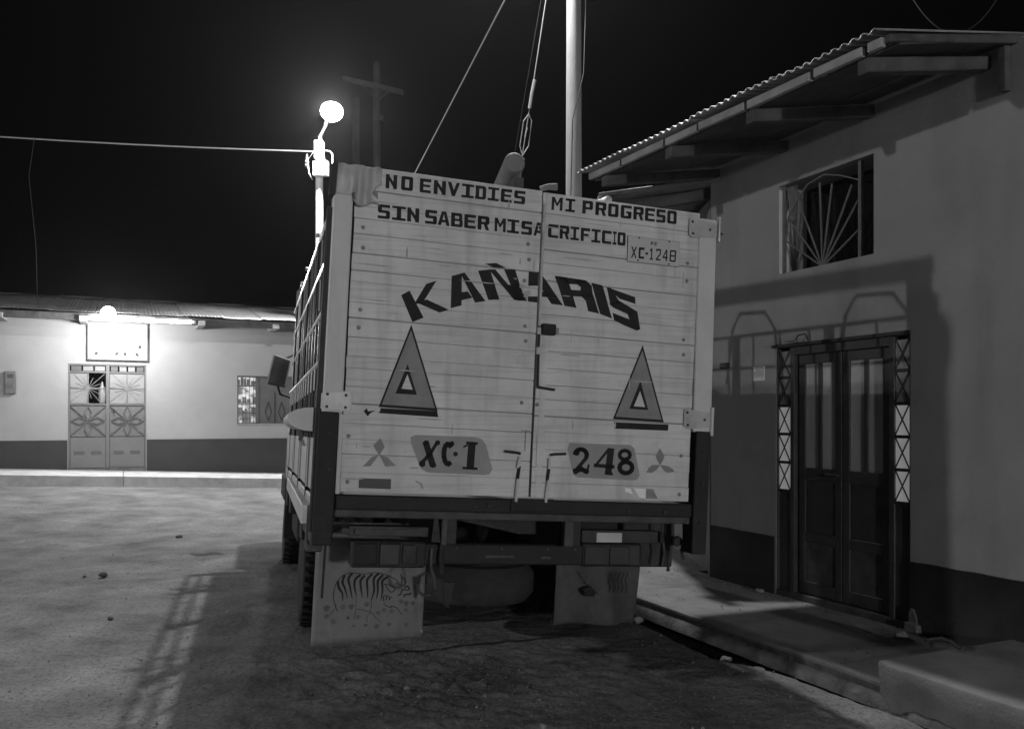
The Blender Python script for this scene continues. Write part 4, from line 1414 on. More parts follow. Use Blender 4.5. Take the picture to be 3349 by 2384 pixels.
for sx, xr in ((-1, -.165), (1, .022)):
    MB().tube([(xr, -.04, 1.365), (xr - .012 * (sx < 0), -.04, 1.30)], .011, 8).tube([(xr - .006 * (sx < 0), -.04, 1.235), (xr - .014, -.04, 1.10)], .011, 8).build('bolt_rod', 'post', tk, smooth=True)
    MB().tube([(xr, -.038, 1.31), (xr - .008, -.038, 1.23)], .009, 8).build('rod_sleeve', 'steel', tk)
    MB().tube([(xr, -.045, 1.385), (xr + sx * .03, -.045, 1.39), (xr + sx * .10, -.045, 1.395)], .008, 8).build('bolt_handle', 'iron', tk, smooth=True)
MB().box(SEAM - .045, SEAM - .041, -.03, -.024, 1.40, 1.52).box(SEAM - .07, SEAM - .015, -.03, -.024, 1.518, 1.524).build('chalk_mark', 'greypaint', tk)
MB().box(SEAM + .028, SEAM + .082, -.034, -.028, 1.32, 1.50).build('stile_plate', 'board', tk, bevel=.002)

# under the tail: chassis ends, bumper, lamp boxes
MB().box(-1.13, -.66, .12, .20, .865, .925).build('lamp_bar', 'iron', tk, bevel=.004)
MB().tube([(-1.155, .13, .895), (-1.145, .09, .895)], .02, 10).tube([(-1.09, .13, .895), (-1.08, .10, .895)], .016, 10).build('lamp_socket', 'chassis_lt', tk)
MB().tube([(-.99, .115, .905), (-.70, .115, .915)], .006, 6).build('lamp_wire', 'chassis_lt', tk)
MB().box(.33, .86, .16, .22, .84, .92).build('lamp_bar', 'iron', tk, bevel=.004)
MB().box(.427, .60, .150, .158, .845, .905).build('white_reflector', 'platem', tk)
MB().box(.86, .885, .13, .20, .85, .915).build('bar_end', 'steel', tk)
MB().hexa([(-.655, .05, .845), (-.60, .05, .845), (-.60, .12, .845), (-.655, .12, .845)], [(-.645, .05, .985), (-.62, .05, .985), (-.62, .12, .985), (-.645, .12, .985)]).build('hanger', 'chassis', tk)
MB().box(-.60, -.565, .03, .09, .83, .985).build('frame_bracket', 'chassis_lt', tk, bevel=.005)
MB().box(-.565, -.505, .05, .20, .83, .985).build('frame_bracket', 'chassis', tk, bevel=.005)
MB().box(.165, .225, .03, .09, .83, .985).build('frame_bracket', 'chassis_lt', tk, bevel=.005)
MB().box(.225, .28, .05, .20, .83, .985).build('frame_bracket', 'chassis', tk, bevel=.005)
for sx in (-.56, .22):
    MB().box(sx - .035, sx + .035, .2, 5.4, .78, .98).build('chassis_rail', 'chassis', tk)
MB().box(-.68, .335, .14, .22, .70, .825).build('bumper_beam', 'steel', tk, bevel=.008)
MB().box(-.30, -.12, .128, .138, .745, .76).box(.05, .12, .128, .138, .74, .755).build('bumper_label', 'chassis_lt', tk)
# tail lamp housings
tl = MB().box(-1.105, -.665, .14, .24, .68, .835).build('tail_lamp', 'chassis', tk, bevel=.01)
MB().box(-1.095, -.955, .125, .139, .695, .825).build('lens', 'steel', tl, bevel=.01)
MB().box(-.945, -.82, .125, .139, .695, .825).build('lens', 'iron', tl, bevel=.01)
MB().box(-.81, -.72, .127, .139, .70, .82).build('lens', 'chassis', tl, bevel=.01)
tl = MB().box(.335, .745, .16, .25, .69, .835).build('tail_lamp', 'iron', tk, bevel=.01)
MB().box(.35, .50, .148, .159, .70, .82).build('lens', 'iron', tl, bevel=.01)
MB().box(.52, .66, .148, .159, .70, .82).build('lens', 'iron', tl, bevel=.01)
# pale hose loops and hanging cloth
MB().tube([(-.635, .12, .80), (-.64, .11, .74), (-.635, .11, .68), (-.61, .10, .62), (-.605, .11, .56), (-.63, .12, .525), (-.67, .13, .52), (-.70, .13, .545), (-.712, .13, .59), (-.70, .13, .635), (-.66, .12, .655)], .009, 8).build('hose', 'chassis_lt', tk, smooth=True)
MB().tube([(-.58, .1, .845), (-.585, .09, .74), (-.57, .09, .66)], .016, 8).build('rubber_strap', 'iron', tk)
MB().hexa([(-.56, .1, .60), (-.49, .1, .60), (-.49, .12, .60), (-.56, .12, .60)], [(-.545, .1, .46), (-.52, .1, .45), (-.52, .12, .45), (-.545, .12, .46)]).build('rag', 'chassis', tk)
for k in range(5):
    MB().tube([(-.72, 1.25 + .04 * k, .60 - .018 * k), (-.72, 2.0, .50 - .02 * k), (-.72, 2.75 - .04 * k, .60 - .018 * k)], .012, 6).build('leaf_spring', 'chassis', tk)
    MB().tube([(.52, 1.25 + .04 * k, .64 - .018 * k), (.52, 2.0, .54 - .02 * k), (.52, 2.75 - .04 * k, .64 - .018 * k)], .012, 6).build('leaf_spring', 'chassis', tk)
MB().tube([(-.48, .3, .80), (-.40, .32, .70), (-.25, .34, .665), (-.05, .34, .68), (.1, .3, .79)], .009, 6).build('slack_cable', 'iron', tk, smooth=True)
MB().tube([(.88, .15, .98), (.885, .14, .86), (.90, .14, .78), (.885, .14, .70)], .008, 6).build('hanging_strap', 'chassis_lt', tk, smooth=True)
MB().tube([(1.02, .12, .98), (1.025, .12, .88), (1.01, .12, .80), (1.03, .12, .745)], .010, 6).build('hanging_strap', 'chassis_lt', tk, smooth=True)
MB().lathe((.985, .14, .86), (0, -1, 0), [(0, .035), (.02, .03)], 12).build('side_marker', 'chassis', tk)
for bx in (-.60, -.48, -.2, .1, .28):
    MB().lathe((bx, .139, .80), (0, -1, 0), [(0, .010), (.007, .008)], 8).build('bumper_bolt', 'chassis_lt', tk)
for bz in (1.0, 1.25, 1.45):
    MB().lathe((-1.275, -.046, bz), (0, -1, 0), [(0, .013), (.008, .010)], 8).build('post_bolt', 'chassis', tk)
    MB().lathe((1.045, -.046, bz), (0, -1, 0), [(0, .013), (.008, .010)], 8).build('post_bolt', 'chassis', tk)
MB().tube([(-.05, .9, .93), (-.05, 1.35, .57)], .018, 6).build('spare_wheel_hanger', 'chassis', tk)
# spare wheel slung flat, axle and differential
MB().lathe((-.05, 1.35, .42), (0, 0, 1), [(-.14, .30), (-.13, .40), (-.07, .45), (.07, .45), (.13, .40), (.14, .28), (.05, .26), (-.05, .26)], 36).build('spare_wheel', 'rubber', tk, smooth=True)
MB().tube([(-1.1, 2.0, .40), (.95, 2.0, .42)], .07, 12).build('rear_axle', 'chassis', tk, smooth=True)
MB().lathe((-.17, 1.8, .41), (0, 1, 0), [(0, .12), (.1, .2), (.3, .2), (.4, .08)], 16).build('differential', 'chassis', tk, smooth=True)
MB().hexa([(-.55, .6, .96), (.2, .6, .96), (.2, .64, .96), (-.55, .64, .96)], [(.05, .6, .84), (.2, .6, .84), (.2, .64, .84), (.05, .64, .84)]).build('sloping_plate', 'chassis', tk)


# wheels
def wheel(u, v, bot, r=.41, wd=.25, out=-1):
    c_ = (u, v, bot + r)
    t = MB().lathe(c_, (1, 0, 0), [(-wd / 2, r * .62), (-wd / 2 + .005, r * .9), (-wd / 2 + .04, r * .985), (-wd / 2 + .06, r), (wd / 2 - .06, r), (wd / 2 - .04, r * .985), (wd / 2 - .005, r * .9), (wd / 2, r * .62),
                                   (wd / 2 - .05, r * .58), (-wd / 2 + .05, r * .58)], 40).build('wheel', 'rubber', tk, smooth=True)
    MB().lathe((u + out * wd * .18, v, bot + r), (out, 0, 0), [(-.02, r * .6), (0, r * .6), (.01, r * .45), (-.03, r * .25), (.03, r * .22), (.04, r * .1)], 24).build('rim', 'chassis_lt', t, smooth=True)
    tr_ = MB()
    for k in range(36):
        an = 2 * math.pi * k / 36
        for sx in (-.07, .07):
            cc = Vector((u + sx, v + math.cos(an) * (r + .003), bot + r + math.sin(an) * (r + .003)))
            t_ = Vector((0, -math.sin(an), math.cos(an)))
            tr_.bar(cc - t_ * .018, cc + t_ * .018, .085, .02, (0, math.cos(an), math.sin(an)))
    tr_.build('tread', 'rubber', t)
    return t


wheel(-1.155, 2.0, -.035)
wheel(-.865, 2.0, -.02)
wheel(.96, 2.0, .08, out=1)
wheel(.67, 2.0, .065, out=1)
wheel(-1.19, 5.0, -.01, .40, .24)
wheel(.96, 5.0, .10, .40, .24, out=1)


# mud flaps
def flap(u0, u1, v, z0, z1, curl):
    mb = MB()
    nx, nz = 24, 18
    for j in range(nz + 1):
        for i in range(nx + 1):
            a_, b_ = i / nx, j / nz
            x_ = u0 + (u1 - u0) * a_
            zt0 = z0[0] + (z0[1] - z0[0]) * a_ + (curl * .06 * math.sin(a_ * math.pi * .9 + .3) if curl else 0)
            z_ = zt0 + (z1 - zt0) * b_
            y_ = v + .012 * math.sin(a_ * 5 + 1) * (1 - b_) + .008 * noise.noise(Vector((x_ * 5, z_ * 4, 0)))
            if curl:
                y_ += -.14 * (1 - b_) ** 1.3 * math.sin(a_ * math.pi * 1.25) * curl + .05 * math.sin(a_ * 9) * (1 - b_ * .5)
            mb.v.append((x_, y_, z_))
    m = nx + 1
    for j in range(nz):
        for i in range(nx):
            q_ = j * m + i
            mb.f.append((q_, q_ + 1, q_ + m + 1, q_ + m))
    o_ = mb.build('mud_flap', 'flap', tk, smooth='sheet')
    s_ = o_.modifiers.new('thick', 'SOLIDIFY')
    s_.thickness = .008
    return o_


fl_ = flap(-1.245, -.50, .95, (.035, .09), .86, 0)
fr_ = flap(.45, 1.125, .92, (.135, .125), .86, 1)
fr_.data.materials[0] = mat('shade darkened mud flap', 0.085, 0.85, var=0.4, scale=5, bump=0.5, spot=0.3)  # right flap coloured darker for the shade on that side


# painted animal on the left flap, brush strokes measured from its lower left corner (metres)
def fp_(x, y):
    """x, y measured on the flap picture -> flap coordinates"""
    return (-1.238 + (x - 135) / 1180 * .738, .035 + (1480 - y) * .00064)


def flap_stroke(pts, wds, mname, name):
    mb = MB()
    P = [Vector(fp_(*p)) for p in pts]
    # smooth the line
    Q, Wd = [], []
    for i in range(len(P) - 1):
        p0, p1, p2, p3 = P[max(i - 1, 0)], P[i], P[i + 1], P[min(i + 2, len(P) - 1)]
        for k in range(4):
            t = k / 4
            Q.append(.5 * ((2 * p1) + (-p0 + p2) * t + (2 * p0 - 5 * p1 + 4 * p2 - p3) * t * t + (-p0 + 3 * p1 - 3 * p2 + p3) * t ** 3))
            Wd.append(wds[i] * (1 - t) + wds[i + 1] * t)
    Q.append(P[-1])
    Wd.append(wds[-1])
    for i, (p, w_) in enumerate(zip(Q, Wd)):
        t = (Q[min(i + 1, len(Q) - 1)] - Q[max(i - 1, 0)]).normalized()
        n_ = Vector((-t.y, t.x)) * w_ * .00063 / 2
        for sgn in (1, -1):
            c_ = p + n_ * sgn
            a_ = (c_.x + 1.245) / .745
            b_ = max(0, (c_.y - .06) / .8)
            y_ = .95 + .012 * math.sin(a_ * 5 + 1) * (1 - b_) + .008 * noise.noise(Vector((c_.x * 5, c_.y * 4, 0)))
            mb.v.append((c_.x, y_ - .0062, c_.y))
    for i in range(len(Q) - 1):
        mb.f.append((2 * i, 2 * i + 1, 2 * i + 3, 2 * i + 2))
    return mb


def merge(mbs, mname, name):
    t = MB()
    for m_ in mbs:
        t.poly(m_.v, m_.f)
    return t.build(name, mname, fl_, smooth='sheet')


st = []
for pts in ([(372, 800), (385, 870), (425, 930), (435, 1010)], [(440, 740), (420, 810), (450, 880), (485, 985)], [(520, 718), (482, 780), (505, 870), (535, 990)],
            [(610, 735), (552, 790), (555, 880), (580, 960)], [(655, 740), (612, 800), (622, 880), (640, 975)], [(735, 725), (682, 790), (690, 880), (698, 980)],
            [(805, 718), (752, 780), (762, 900), (735, 1005)], [(850, 735), (798, 800), (802, 900), (792, 990)], [(905, 755), (846, 800), (852, 900), (838, 1010)]):
    st.append(flap_stroke(pts, [26, 26, 20, 6], 'paint', 'stripe'))
merge(st, 'paint', 'painted_stripes')
ol = [flap_stroke([(385, 1120), (335, 980), (345, 860), (400, 760), (500, 716), (640, 728), (760, 712), (880, 735), (1000, 790), (1040, 850)], [8] * 10, 'paint', 'o'),
      flap_stroke([(870, 830), (920, 900), (960, 915), (985, 880), (940, 850), (880, 830)], [9] * 6, 'paint', 'o'),
      flap_stroke([(1040, 730), (1060, 790), (1050, 840), (1090, 840), (1095, 790), (1060, 760)], [10] * 6, 'paint', 'o'),
      flap_stroke([(1090, 870), (1120, 855), (1145, 880), (1120, 900)], [14] * 4, 'paint', 'o'),
      flap_stroke([(1020, 945), (1050, 940), (1065, 895), (1110, 895)], [14] * 4, 'paint', 'o'),
      flap_stroke([(1090, 970), (1095, 945), (1155, 940), (1158, 920)], [16] * 4, 'paint', 'o'),
      flap_stroke([(870, 1010), (868, 960), (905, 950)], [12, 12, 6], 'paint', 'o'),
      flap_stroke([(900, 1000), (898, 965), (930, 958)], [12, 12, 6], 'paint', 'o'),
      flap_stroke([(935, 1000), (930, 975), (960, 970)], [12, 12, 6], 'paint', 'o'),
      flap_stroke([(945, 1065), (1010, 1080), (1070, 1150)], [10, 8, 6], 'paint', 'o'),
      flap_stroke([(870, 1030), (900, 1060), (960, 1080)], [6, 8, 8], 'paint', 'o'),
      flap_stroke([(370, 1050), (350, 1100), (310, 1150)], [6, 6, 6], 'paint', 'o'),
      flap_stroke([(590, 1095), (730, 1125), (790, 1180), (860, 1235)], [6, 6, 6, 4], 'paint', 'o'),
      flap_stroke([(575, 960), (578, 1100), (560, 1210)], [5, 5, 5], 'paint', 'o'),
      flap_stroke([(740, 1010), (735, 1120), (700, 1170), (705, 1230)], [5, 5, 5, 5], 'paint', 'o')]
merge(ol, 'paint', 'painted_outline')
bl = []
for x_, y_, w_ in ((270, 1090, 70), (440, 1080, 55), (530, 1075, 60), (690, 1050, 55), (880, 1110, 45), (965, 1120, 45), (820, 1140, 45), (605, 1180, 45), (350, 1230, 60), (690, 1265, 35),
                   (810, 1280, 50), (940, 1260, 45), (1130, 1265, 40), (1010, 830, 40), (1060, 1020, 50), (1120, 1040, 55), (1190, 1040, 50), (1120, 1110, 45), (275, 1175, 50), (565, 1275, 30), (500, 1190, 35)):
    bl.append(flap_stroke([(x_ - w_ * .4, y_ + 8), (x_, y_ - 5), (x_ + w_ * .4, y_ + 5)], [w_ * .75, w_, w_ * .7], 'greypaint', 'b'))
merge(bl, 'greypaint' and mat('faded flap paint', 0.13, 0.8, var=.4, scale=14), 'painted_leaves')
# wiring in front of the left flap
MB().tube([(-1.225, .93, .86), (-1.20, .91, .80), (-1.185, .915, .74), (-1.185, .918, .70), (-1.19, .92, .36)], .0065, 6).tube(
    [(-1.165, .93, .86), (-1.18, .91, .79), (-1.185, .912, .72)], .0065, 6).tube(
    [(-1.03, .90, .84), (-1.10, .90, .83), (-1.15, .90, .80), (-1.18, .91, .73)], .005, 6).build('flap_wiring', 'iron', tk, smooth=True)
MB().tube([(-1.10, .9, .84), (-1.06, .88, .85), (-1.0, .88, .86)], .012, 8).build('pale_bracket', 'flap', tk)
rs = MB()
for i in range(5):
    x_ = .82 + i * .032
    pth = [(x_ + .01, .555), (x_ - .012, .50), (x_ + .004, .45), (x_ - .006, .41)]
    for (xa, za), (xb_, zb_) in zip(pth[:-1], pth[1:]):
        rs.bar((xa, .80, za), (xb_, .80, zb_), .007, .002, (0, 1, 0))
rs.build('painted_stripes', 'paint', tk)
# black hole and torn edge on the right flap
MB().prism([(.60, .775, .44), (.66, .775, .46), (.70, .775, .42), (.69, .775, .385), (.63, .775, .39)], (0, .004, 0)).build('torn_patch', 'dark', tk)
MB().tube([(.60, .78, .56), (.625, .765, .52), (.65, .76, .48), (.69, .765, .44), (.72, .77, .40)], .004, 6).build('loose_cord', 'chassis_lt', tk, smooth=True)

# bed, headboard and side gates
MB().box(-1.30, 1.08, .12, 4.2, 1.0, 1.09).build('bed_floor', 'wood', tk)
MB().box(-.262, -.20, .035, .10, 2.90, 3.05).build('log_rest', 'wood', tk)
MB().box(-1.29, 1.07, 4.16, 4.22, 1.10, 2.86).build('headboard', 'steel', tk)
MB().tube([(-1.335, 3.70, 2.55), (-1.335, 3.72, 2.82), (-1.31, 3.74, 2.91), (-1.2, 3.76, 2.95), (-.6, 3.78, 2.97)], .022, 8).build('front_hoop', 'rod', tk, smooth=True)
for v_ in (2.1, 3.6):
    MB().tube([(-1.29, v_, 3.03), (1.07, v_, 3.03)], .020, 8).build('roof_bow', 'rod', tk, smooth=True)


def side_gate(u, out, solid):
    gt = MB().box(u - out * .035, u - out * .015, .12, 4.15, 1.10, solid).build('side_gate', 'steel', tk)
    for w_, r_ in ((2.675, .015), (2.42, .013), (2.14, .014), (1.85, .017)):
        MB().tube([(u + out * .004, .092, w_), (u + out * .006, 4.15, w_)], r_, 8).build('rail', 'chrome' if w_ > 2.2 else 'rod', gt, smooth=True)
    v_ = .34
    while v_ < 4.1:
        MB().tube([(u, v_, 1.42), (u, v_, 2.68)], .011, 6).build('stake', 'chrome', gt, smooth=True)
        MB().box(u - .012 + out * .008, u + .012 + out * .008, v_ - .03, v_ + .03, 1.70, 1.83).build('stake_sleeve', 'post', gt, bevel=.004)
        v_ += .30
    for v_ in (.75, 1.75, 2.75, 3.65):
        MB().box(u - .014, u + .014, v_ - .05, v_ + .05, 1.02, 2.66).build('gate_post', 'steel', gt)
    MB().box(u - .012, u + .006, .12, 4.15, 1.12, 1.42).build('lower_board', 'post', gt)
    for v_ in (.55, 1.5, 2.5, 3.5):
        MB().box(u + out * .008, u + out * .022, v_ - .05, v_ + .05, 1.12, 1.42).build('gate_batten', 'post', gt)
    MB().box(u - .012, u + .024 * 1 if out > 0 else u + .012, .1, 4.15, 1.00, 1.085).build('side_sill', 'post', gt, bevel=.006)
    return gt


side_gate(-1.335, -1, 2.22)
side_gate(1.085, 1, 2.22)
# low hoops on the right side, seen as shadows on the near wall
for v_ in (.36, 1.55):
    MB().tube([(1.07, v_ - .30, 2.3), (1.07, v_ - .26, 2.70), (1.07, v_ - .15, 2.84), (1.07, v_ + .15, 2.86), (1.07, v_ + .24, 2.74), (1.07, v_ + .32, 2.3)], .016, 8).build('side_hoop', 'steel', tk)
# rounded fender-like lid bolted to the left side just ahead of the post
pd = MB()
npd = 16
for j in range(npd + 1):
    t = j / npd
    v_ = .094 + 3.1 * t
    wdt = .135 * (1 - t ** 2.2) + .012
    for i in range(10):
        an = math.pi * (.5 + i / 9)
        pd.v.append((-1.36 + wdt * math.cos(an), v_, 1.525 + (.068 - .02 * t) * math.sin(an)))
for j in range(npd):
    for i in range(10):
        a_ = j * 10 + i
        b_ = j * 10 + (i + 1) % 10
        pd.f.append((a_, b_, b_ + 10, a_ + 10))
pd.f.append(tuple(range(10))[::-1])
pd.f.append(tuple(npd * 10 + i for i in range(10)))
pd.build('side_shelf', 'post', tk, smooth=True)
MB().hexa([(-1.40, .12, .93), (-1.33, .12, .93), (-1.33, .12, 1.04), (-1.40, .12, 1.04)], [(-1.37, 3.2, .93), (-1.33, 3.2, .93), (-1.33, 3.2, 1.04), (-1.37, 3.2, 1.04)]).build('side_rail', 'post', tk, bevel=.006)
MB().box(-1.33, -1.30, .2, 1.5, .80, .93).build('sill_board', 'wood', tk)
for v_ in (.5, 1.1, 3.0, 3.8):
    MB().box(-1.34, -1.24, v_, v_ + .16, .72, .94).build('sill_clamp', 'chassis_lt', tk, bevel=.01)
for v_ in (.4, .55, .7):
    MB().tube([(-1.40, v_, 1.46), (-1.40, v_, 1.40), (-1.38, v_, 1.37)], .010, 6).build('rope_hook', 'chrome', tk)
MB().box(-1.28, -.65, 2.7, 3.7, .50, .95).build('tool_box', 'steel', tk, bevel=.02)
MB().box(.40, 1.04, 2.7, 3.8, .42, .95).build('fuel_tank', 'steel', tk, bevel=.05)
MB().lathe((-.16, 2.2, .62), (0, 1, -.02), [(0, .05), (1.7, .05)], 12).build('drive_shaft', 'chassis', tk)
MB().box(-.62, .40, 3.9, 5.3, .38, 1.0).build('engine_block', 'steel', tk, bevel=.05)
MB().box(-.60, .25, 1.2, 3.9, .955, .98).build('floor_bearers', 'steel', tk)
MB().tube([(.98, .2, .98), (.985, .2, .90), (.975, .22, .70), (.96, .2, .66)], .012, 8).build('tail_hook', 'chassis_lt', tk)
MB().box(.70, 1.07, .35, .42, .66, .98).build('side_lamp_plate', 'chassis', tk, bevel=.01)
MB().box(.30, .80, .45, .5, .82, .98).build('gap_blocking_plate', 'steel', tk)  # added plate, closes off the bright view under the tail
MB().box(-.64, 1.06, 2.55, 2.6, .5, .98).build('cross_member', 'steel', tk)

# cab
cb = MB()
sec = [(-1.25, .62), (-1.30, .75), (-1.30, 1.45), (-1.26, 1.60), (-1.16, 2.30), (-1.03, 2.42), (.81, 2.42), (.94, 2.30), (1.04, 1.60), (1.08, 1.45), (1.08, .75), (1.03, .62)]
m = len(sec)
for v_, k_ in ((4.40, 1.0), (5.65, 1.0), (5.90, .94)):
    for x_, z_ in sec:
        cb.v.append((-.11 + (x_ + .11) * k_, v_ if z_ < 1.5 or k_ == 1 else v_ - .15, z_ if z_ < 2.0 or k_ == 1 else z_ - .06))
for j in range(2):
    for i in range(m):
        a_, b_ = j * m + i, j * m + (i + 1) % m
        cb.f.append((a_, b_, b_ + m, a_ + m))
cb.f.append(tuple(range(m))[::-1])
cb.f.append(tuple(range(2 * m, 3 * m)))
cab_ = cb.build('cab', 'cab', tk, smooth=True)
MB().hexa([(-1.265, 4.6, 1.62), (-1.265, 5.5, 1.62), (-1.172, 5.45, 2.26), (-1.172, 4.65, 2.26)], [(-1.25, 4.6, 1.62), (-1.25, 5.5, 1.62), (-1.155, 5.45, 2.26), (-1.155, 4.65, 2.26)]).build('side_window', 'cabglass', cab_)
MB().box(-1.0, .80, 4.385, 4.398, 1.65, 2.3).build('rear_window', 'cabglass', cab_)
MB().box(-1.312, -1.301, 4.50, 4.54, .8, 1.45).build('door_seam', 'iron', cab_)
MB().box(-1.325, -1.302, 4.75, 4.9, 1.38, 1.42).build('door_handle', 'chrome', cab_)
MB().box(-1.34, -1.10, 4.35, 5.6, .70, .98).build('wheel_arch', 'steel', cab_, bevel=.03)
MB().box(-1.33, -1.10, 4.28, 4.36, .35, .95).build('front_mud_guard', 'rubber', cab_)
mi = MB().hexa([(-1.580, 5.170, 1.98), (-1.360, 5.210, 1.95), (-1.360, 5.270, 1.95), (-1.580, 5.250, 1.98)], [(-1.520, 5.170, 2.33), (-1.320, 5.210, 2.28), (-1.320, 5.270, 2.28), (-1.520, 5.270, 2.33)]).build('mirror', 'cab', cab_, bevel=.02)
MB().tube([(-1.460, 5.250, 2.0), (-1.420, 5.270, 1.88), (-1.260, 5.330, 1.84), (-1.160, 5.350, 1.84)], .014, 8).tube([(-1.400, 5.270, 2.28), (-1.260, 5.330, 2.36), (-1.080, 5.350, 2.36)], .012, 8).build('mirror_arm', 'iron', cab_)
MB().hexa([(-1.560, 5.162, 2.0), (-1.380, 5.202, 1.975), (-1.380, 5.205, 1.975), (-1.560, 5.165, 2.0)], [(-1.505, 5.162, 2.31), (-1.335, 5.202, 2.265), (-1.335, 5.205, 2.265), (-1.505, 5.165, 2.31)]).build('mirror_glass', 'mirrorglass', cab_)

# timber log lying on the roof bows, its sawn end towards the camera
LG = Vector((-.14, .99, -.012)).normalized()
LB = T0 + tR * -.275 + tU * 3.118
lg = MB().lathe(LB, LG, [(-.012, .054), (0, .064), (1.2, .067), (4.5, .075)], 18).build('log', 'bark', smooth=True)
tag(lg, 'round timber log lying on top of the truck cargo bed', 'log')
rg = MB()
p_ = [T0 + tR * (.0 + .02 * i) + tF * (.02) + tU * (2.975 + .012 * (i % 2)) for i in range(3)]
o = MB().tube([T0 + tR * -.10 + tF * .02 + tU * 2.99, T0 + tR * -.05 + tF * .0 + tU * 3.005, T0 + tR * .0 + tF * .0 + tU * 3.01], .016, 8, .022).build('rag', 'bark', smooth=True)
tag(o, 'small dark rag knotted on top of the door seam', 'rag')

# ------------------------------------------------------------------ small stuff on the ground
def rock(x, y, z, r, m, label, seed, cat='stone', name='stone', flat=.6):
    bm = bmesh.new()
    bmesh.ops.create_icosphere(bm, subdivisions=3, radius=r)
    for v in bm.verts:
        n_ = noise.noise(v.co / r * 1.3 + Vector((seed, seed * 2, 0)))
        n2_ = noise.noise(v.co / r * 3.5 + Vector((seed, 0, seed)))
        v.co *= 1 + .35 * n_ + .12 * n2_
        v.co.z *= flat
    me = bpy.data.meshes.new(name)
    bm.to_mesh(me)
    bm.free()
    me.materials.append(M[m])
    for p in me.polygons:
        p.use_smooth = True
    o_ = bpy.data.objects.new(name, me)
    C.objects.link(o_)
    o_.location = (x, y, z + r * flat * .55)
    tag(o_, label, cat)
    return o_


rock(-4.15, 8.66, 0.0, .042, 'rock2', 'dark clod lying on the open dirt left of the truck', 3, 'clod', 'dirt_clod')
rock(-4.32, 8.62, 0.0, .018, 'rock2', 'small dark crumb beside the larger clod', 5, 'clod', 'dirt_clod')
rock(-7.6, 12.7, .04, .05, 'rock2', 'dark clod near the left edge of the road', 6, 'clod', 'dirt_clod')
rock(-4.45, 11.4, .0, .045, 'rock2', 'small dark clod in the middle of the road', 8, 'clod', 'dirt_clod')
rock(-3.2, 6.8, .0, .022, 'rock2', 'tiny dark pebble on the dirt in the left foreground', 9, 'clod', 'dirt_clod')
rock(1.89, 5.02, -.07, .045, 'palestone', 'pale stone lying in the gutter near the step', 12)
rock(1.02, 6.92, -.05, .05, 'palestone', 'pale stone in the gutter beside the right mud flap', 13)
rock(1.60, 5.55, -.06, .045, 'stone', 'grey lump in the gutter halfway along', 15)
rock(1.48, 5.9, -.08, .04, 'stone', 'darker lump in the gutter below the pavement edge', 18)
rock(1.75, 5.28, -.07, .04, 'palestone', 'rough pale lump midway down the gutter', 16)
rock(-.62, 5.05, .0, .020, 'palestone', 'bright scrap on the dirt below the painted flap', 17, 'scrap', 'scrap')
rock(2.62, 5.75, .12, .05, 'palestone', 'crumbled plaster lump at the foot of the door', 21, 'rubble', 'rubble')
rock(2.10, 7.25, .12, .04, 'palestone', 'small rubble lump at the left foot of the door', 22, 'rubble', 'rubble')
o = MB().tube([(2.53, 5.14, .235), (2.51, 5.12, .27), (2.56, 5.08, .29), (2.60, 5.04, .28), (2.63, 5.0, .25)], .014, 8).build('tyre_scrap', 'iron', smooth=True)
tag(o, 'curled scrap of black tyre lying behind the cement step', 'tyre scrap')

# crumbs of plaster and dirt along the foot of the near wall and on the pavement edge
cr = MB()
rr = random.Random(77)
for k in range(420):
    s_ = rr.uniform(-.9, 3.2)
    o_ = abs(rr.gauss(0, .07)) + .02 if k % 3 else rr.uniform(.1, 1.0)
    r_ = rr.uniform(.003, .011)
    c_ = Vector(nw(s_, o_, .124))
    cr.poly([c_ + Vector((r_, 0, 0)), c_ + Vector((0, r_ * .8, 0)), c_ - Vector((r_ * 1.1, 0, 0)), c_ - Vector((0, r_, 0)), c_ + Vector((0, 0, r_ * .8))], [(0, 1, 4), (1, 2, 4), (2, 3, 4), (3, 0, 4)])
tag(cr.build('plaster_crumbs', 'stone', smooth=True), 'crumbs of plaster and dirt along the foot of the near wall', 'crumbs', kind='stuff')
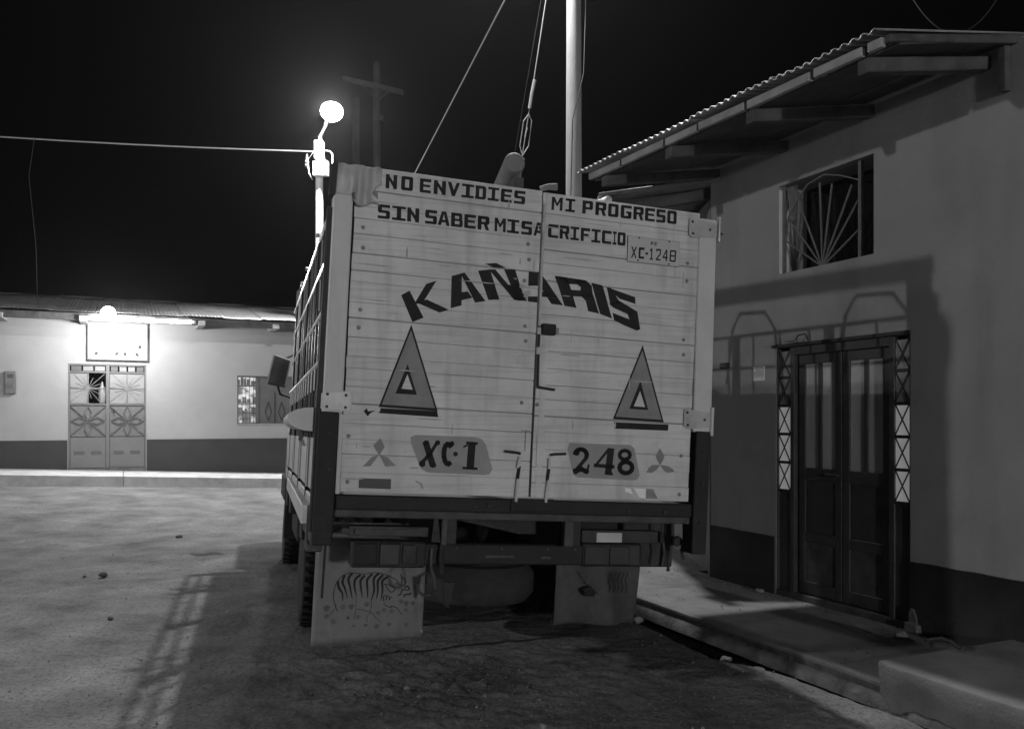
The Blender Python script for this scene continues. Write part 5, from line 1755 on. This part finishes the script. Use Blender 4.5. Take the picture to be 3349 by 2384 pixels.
# cracks across the poured pavement
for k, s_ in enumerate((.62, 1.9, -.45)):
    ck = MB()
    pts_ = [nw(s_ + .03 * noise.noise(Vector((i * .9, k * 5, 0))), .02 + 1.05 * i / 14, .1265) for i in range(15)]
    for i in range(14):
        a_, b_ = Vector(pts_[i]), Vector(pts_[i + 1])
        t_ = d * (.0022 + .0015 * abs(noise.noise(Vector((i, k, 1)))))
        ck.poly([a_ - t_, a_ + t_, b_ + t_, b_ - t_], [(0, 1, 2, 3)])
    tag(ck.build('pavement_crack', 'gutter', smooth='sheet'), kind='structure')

# pebbles scattered over the dirt, nobody could count them
pb = MB()
rr = random.Random(21)
for k in range(5200):
    if k < 2200:
        x, y = rr.gauss(-.4, 1.3), rr.uniform(3.2, 6.5)
    else:
        y = 3.2 + 7 * rr.random() ** 1.5
        x = rr.uniform(-.62 * y, side_x(y) - .1)
    if x > edge_x(y) - .05:
        continue
    r_ = rr.uniform(.002, .0065) if rr.random() < .96 else rr.uniform(.0065, .015)
    z = gz(x, y) + .006
    p = [Vector((1, 0, 0)), Vector((0, 1, 0)), Vector((-1, 0, 0)), Vector((0, -1, 0)), Vector((0, 0, .8)), Vector((0, 0, -.8))]
    an = rr.uniform(0, 6.28)
    rot = Matrix.Rotation(an, 3, 'Z')
    pb.poly([Vector((x, y, z)) + rot @ Vector((v.x * r_ * rr.uniform(.7, 1.3), v.y * r_ * rr.uniform(.7, 1.3), v.z * r_)) for v in p],
            [(0, 1, 4), (1, 2, 4), (2, 3, 4), (3, 0, 4), (1, 0, 5), (2, 1, 5), (3, 2, 5), (0, 3, 5)])
o = pb.build('pebbles', 'gravel', smooth=True)
tag(o, 'small pebbles and crumbs scattered over the dirt road', 'pebbles', kind='stuff')

# ------------------------------------------------------------------ haze added for the lamp halos
HZ = 0.0005
hb = MB().box(-70, 60, -45, 110, -1.6, 16).build('haze', 'dirt')
hm = bpy.data.materials.new('added halo haze')
hm.use_nodes = True
hn = hm.node_tree
hn.nodes.remove(hn.nodes['Principled BSDF'])
pv = hn.nodes.new('ShaderNodeVolumePrincipled')
pv.inputs['Color'].default_value = (.9, .9, .9, 1)
pv.inputs['Density'].default_value = HZ
pv.inputs['Anisotropy'].default_value = 0.82
hn.links.new(pv.outputs['Volume'], hn.nodes['Material Output'].inputs['Volume'])
hb.data.materials.clear()
hb.data.materials.append(hm)
tag(hb, 'thin added halo haze around the lamps', 'haze', kind='stuff')
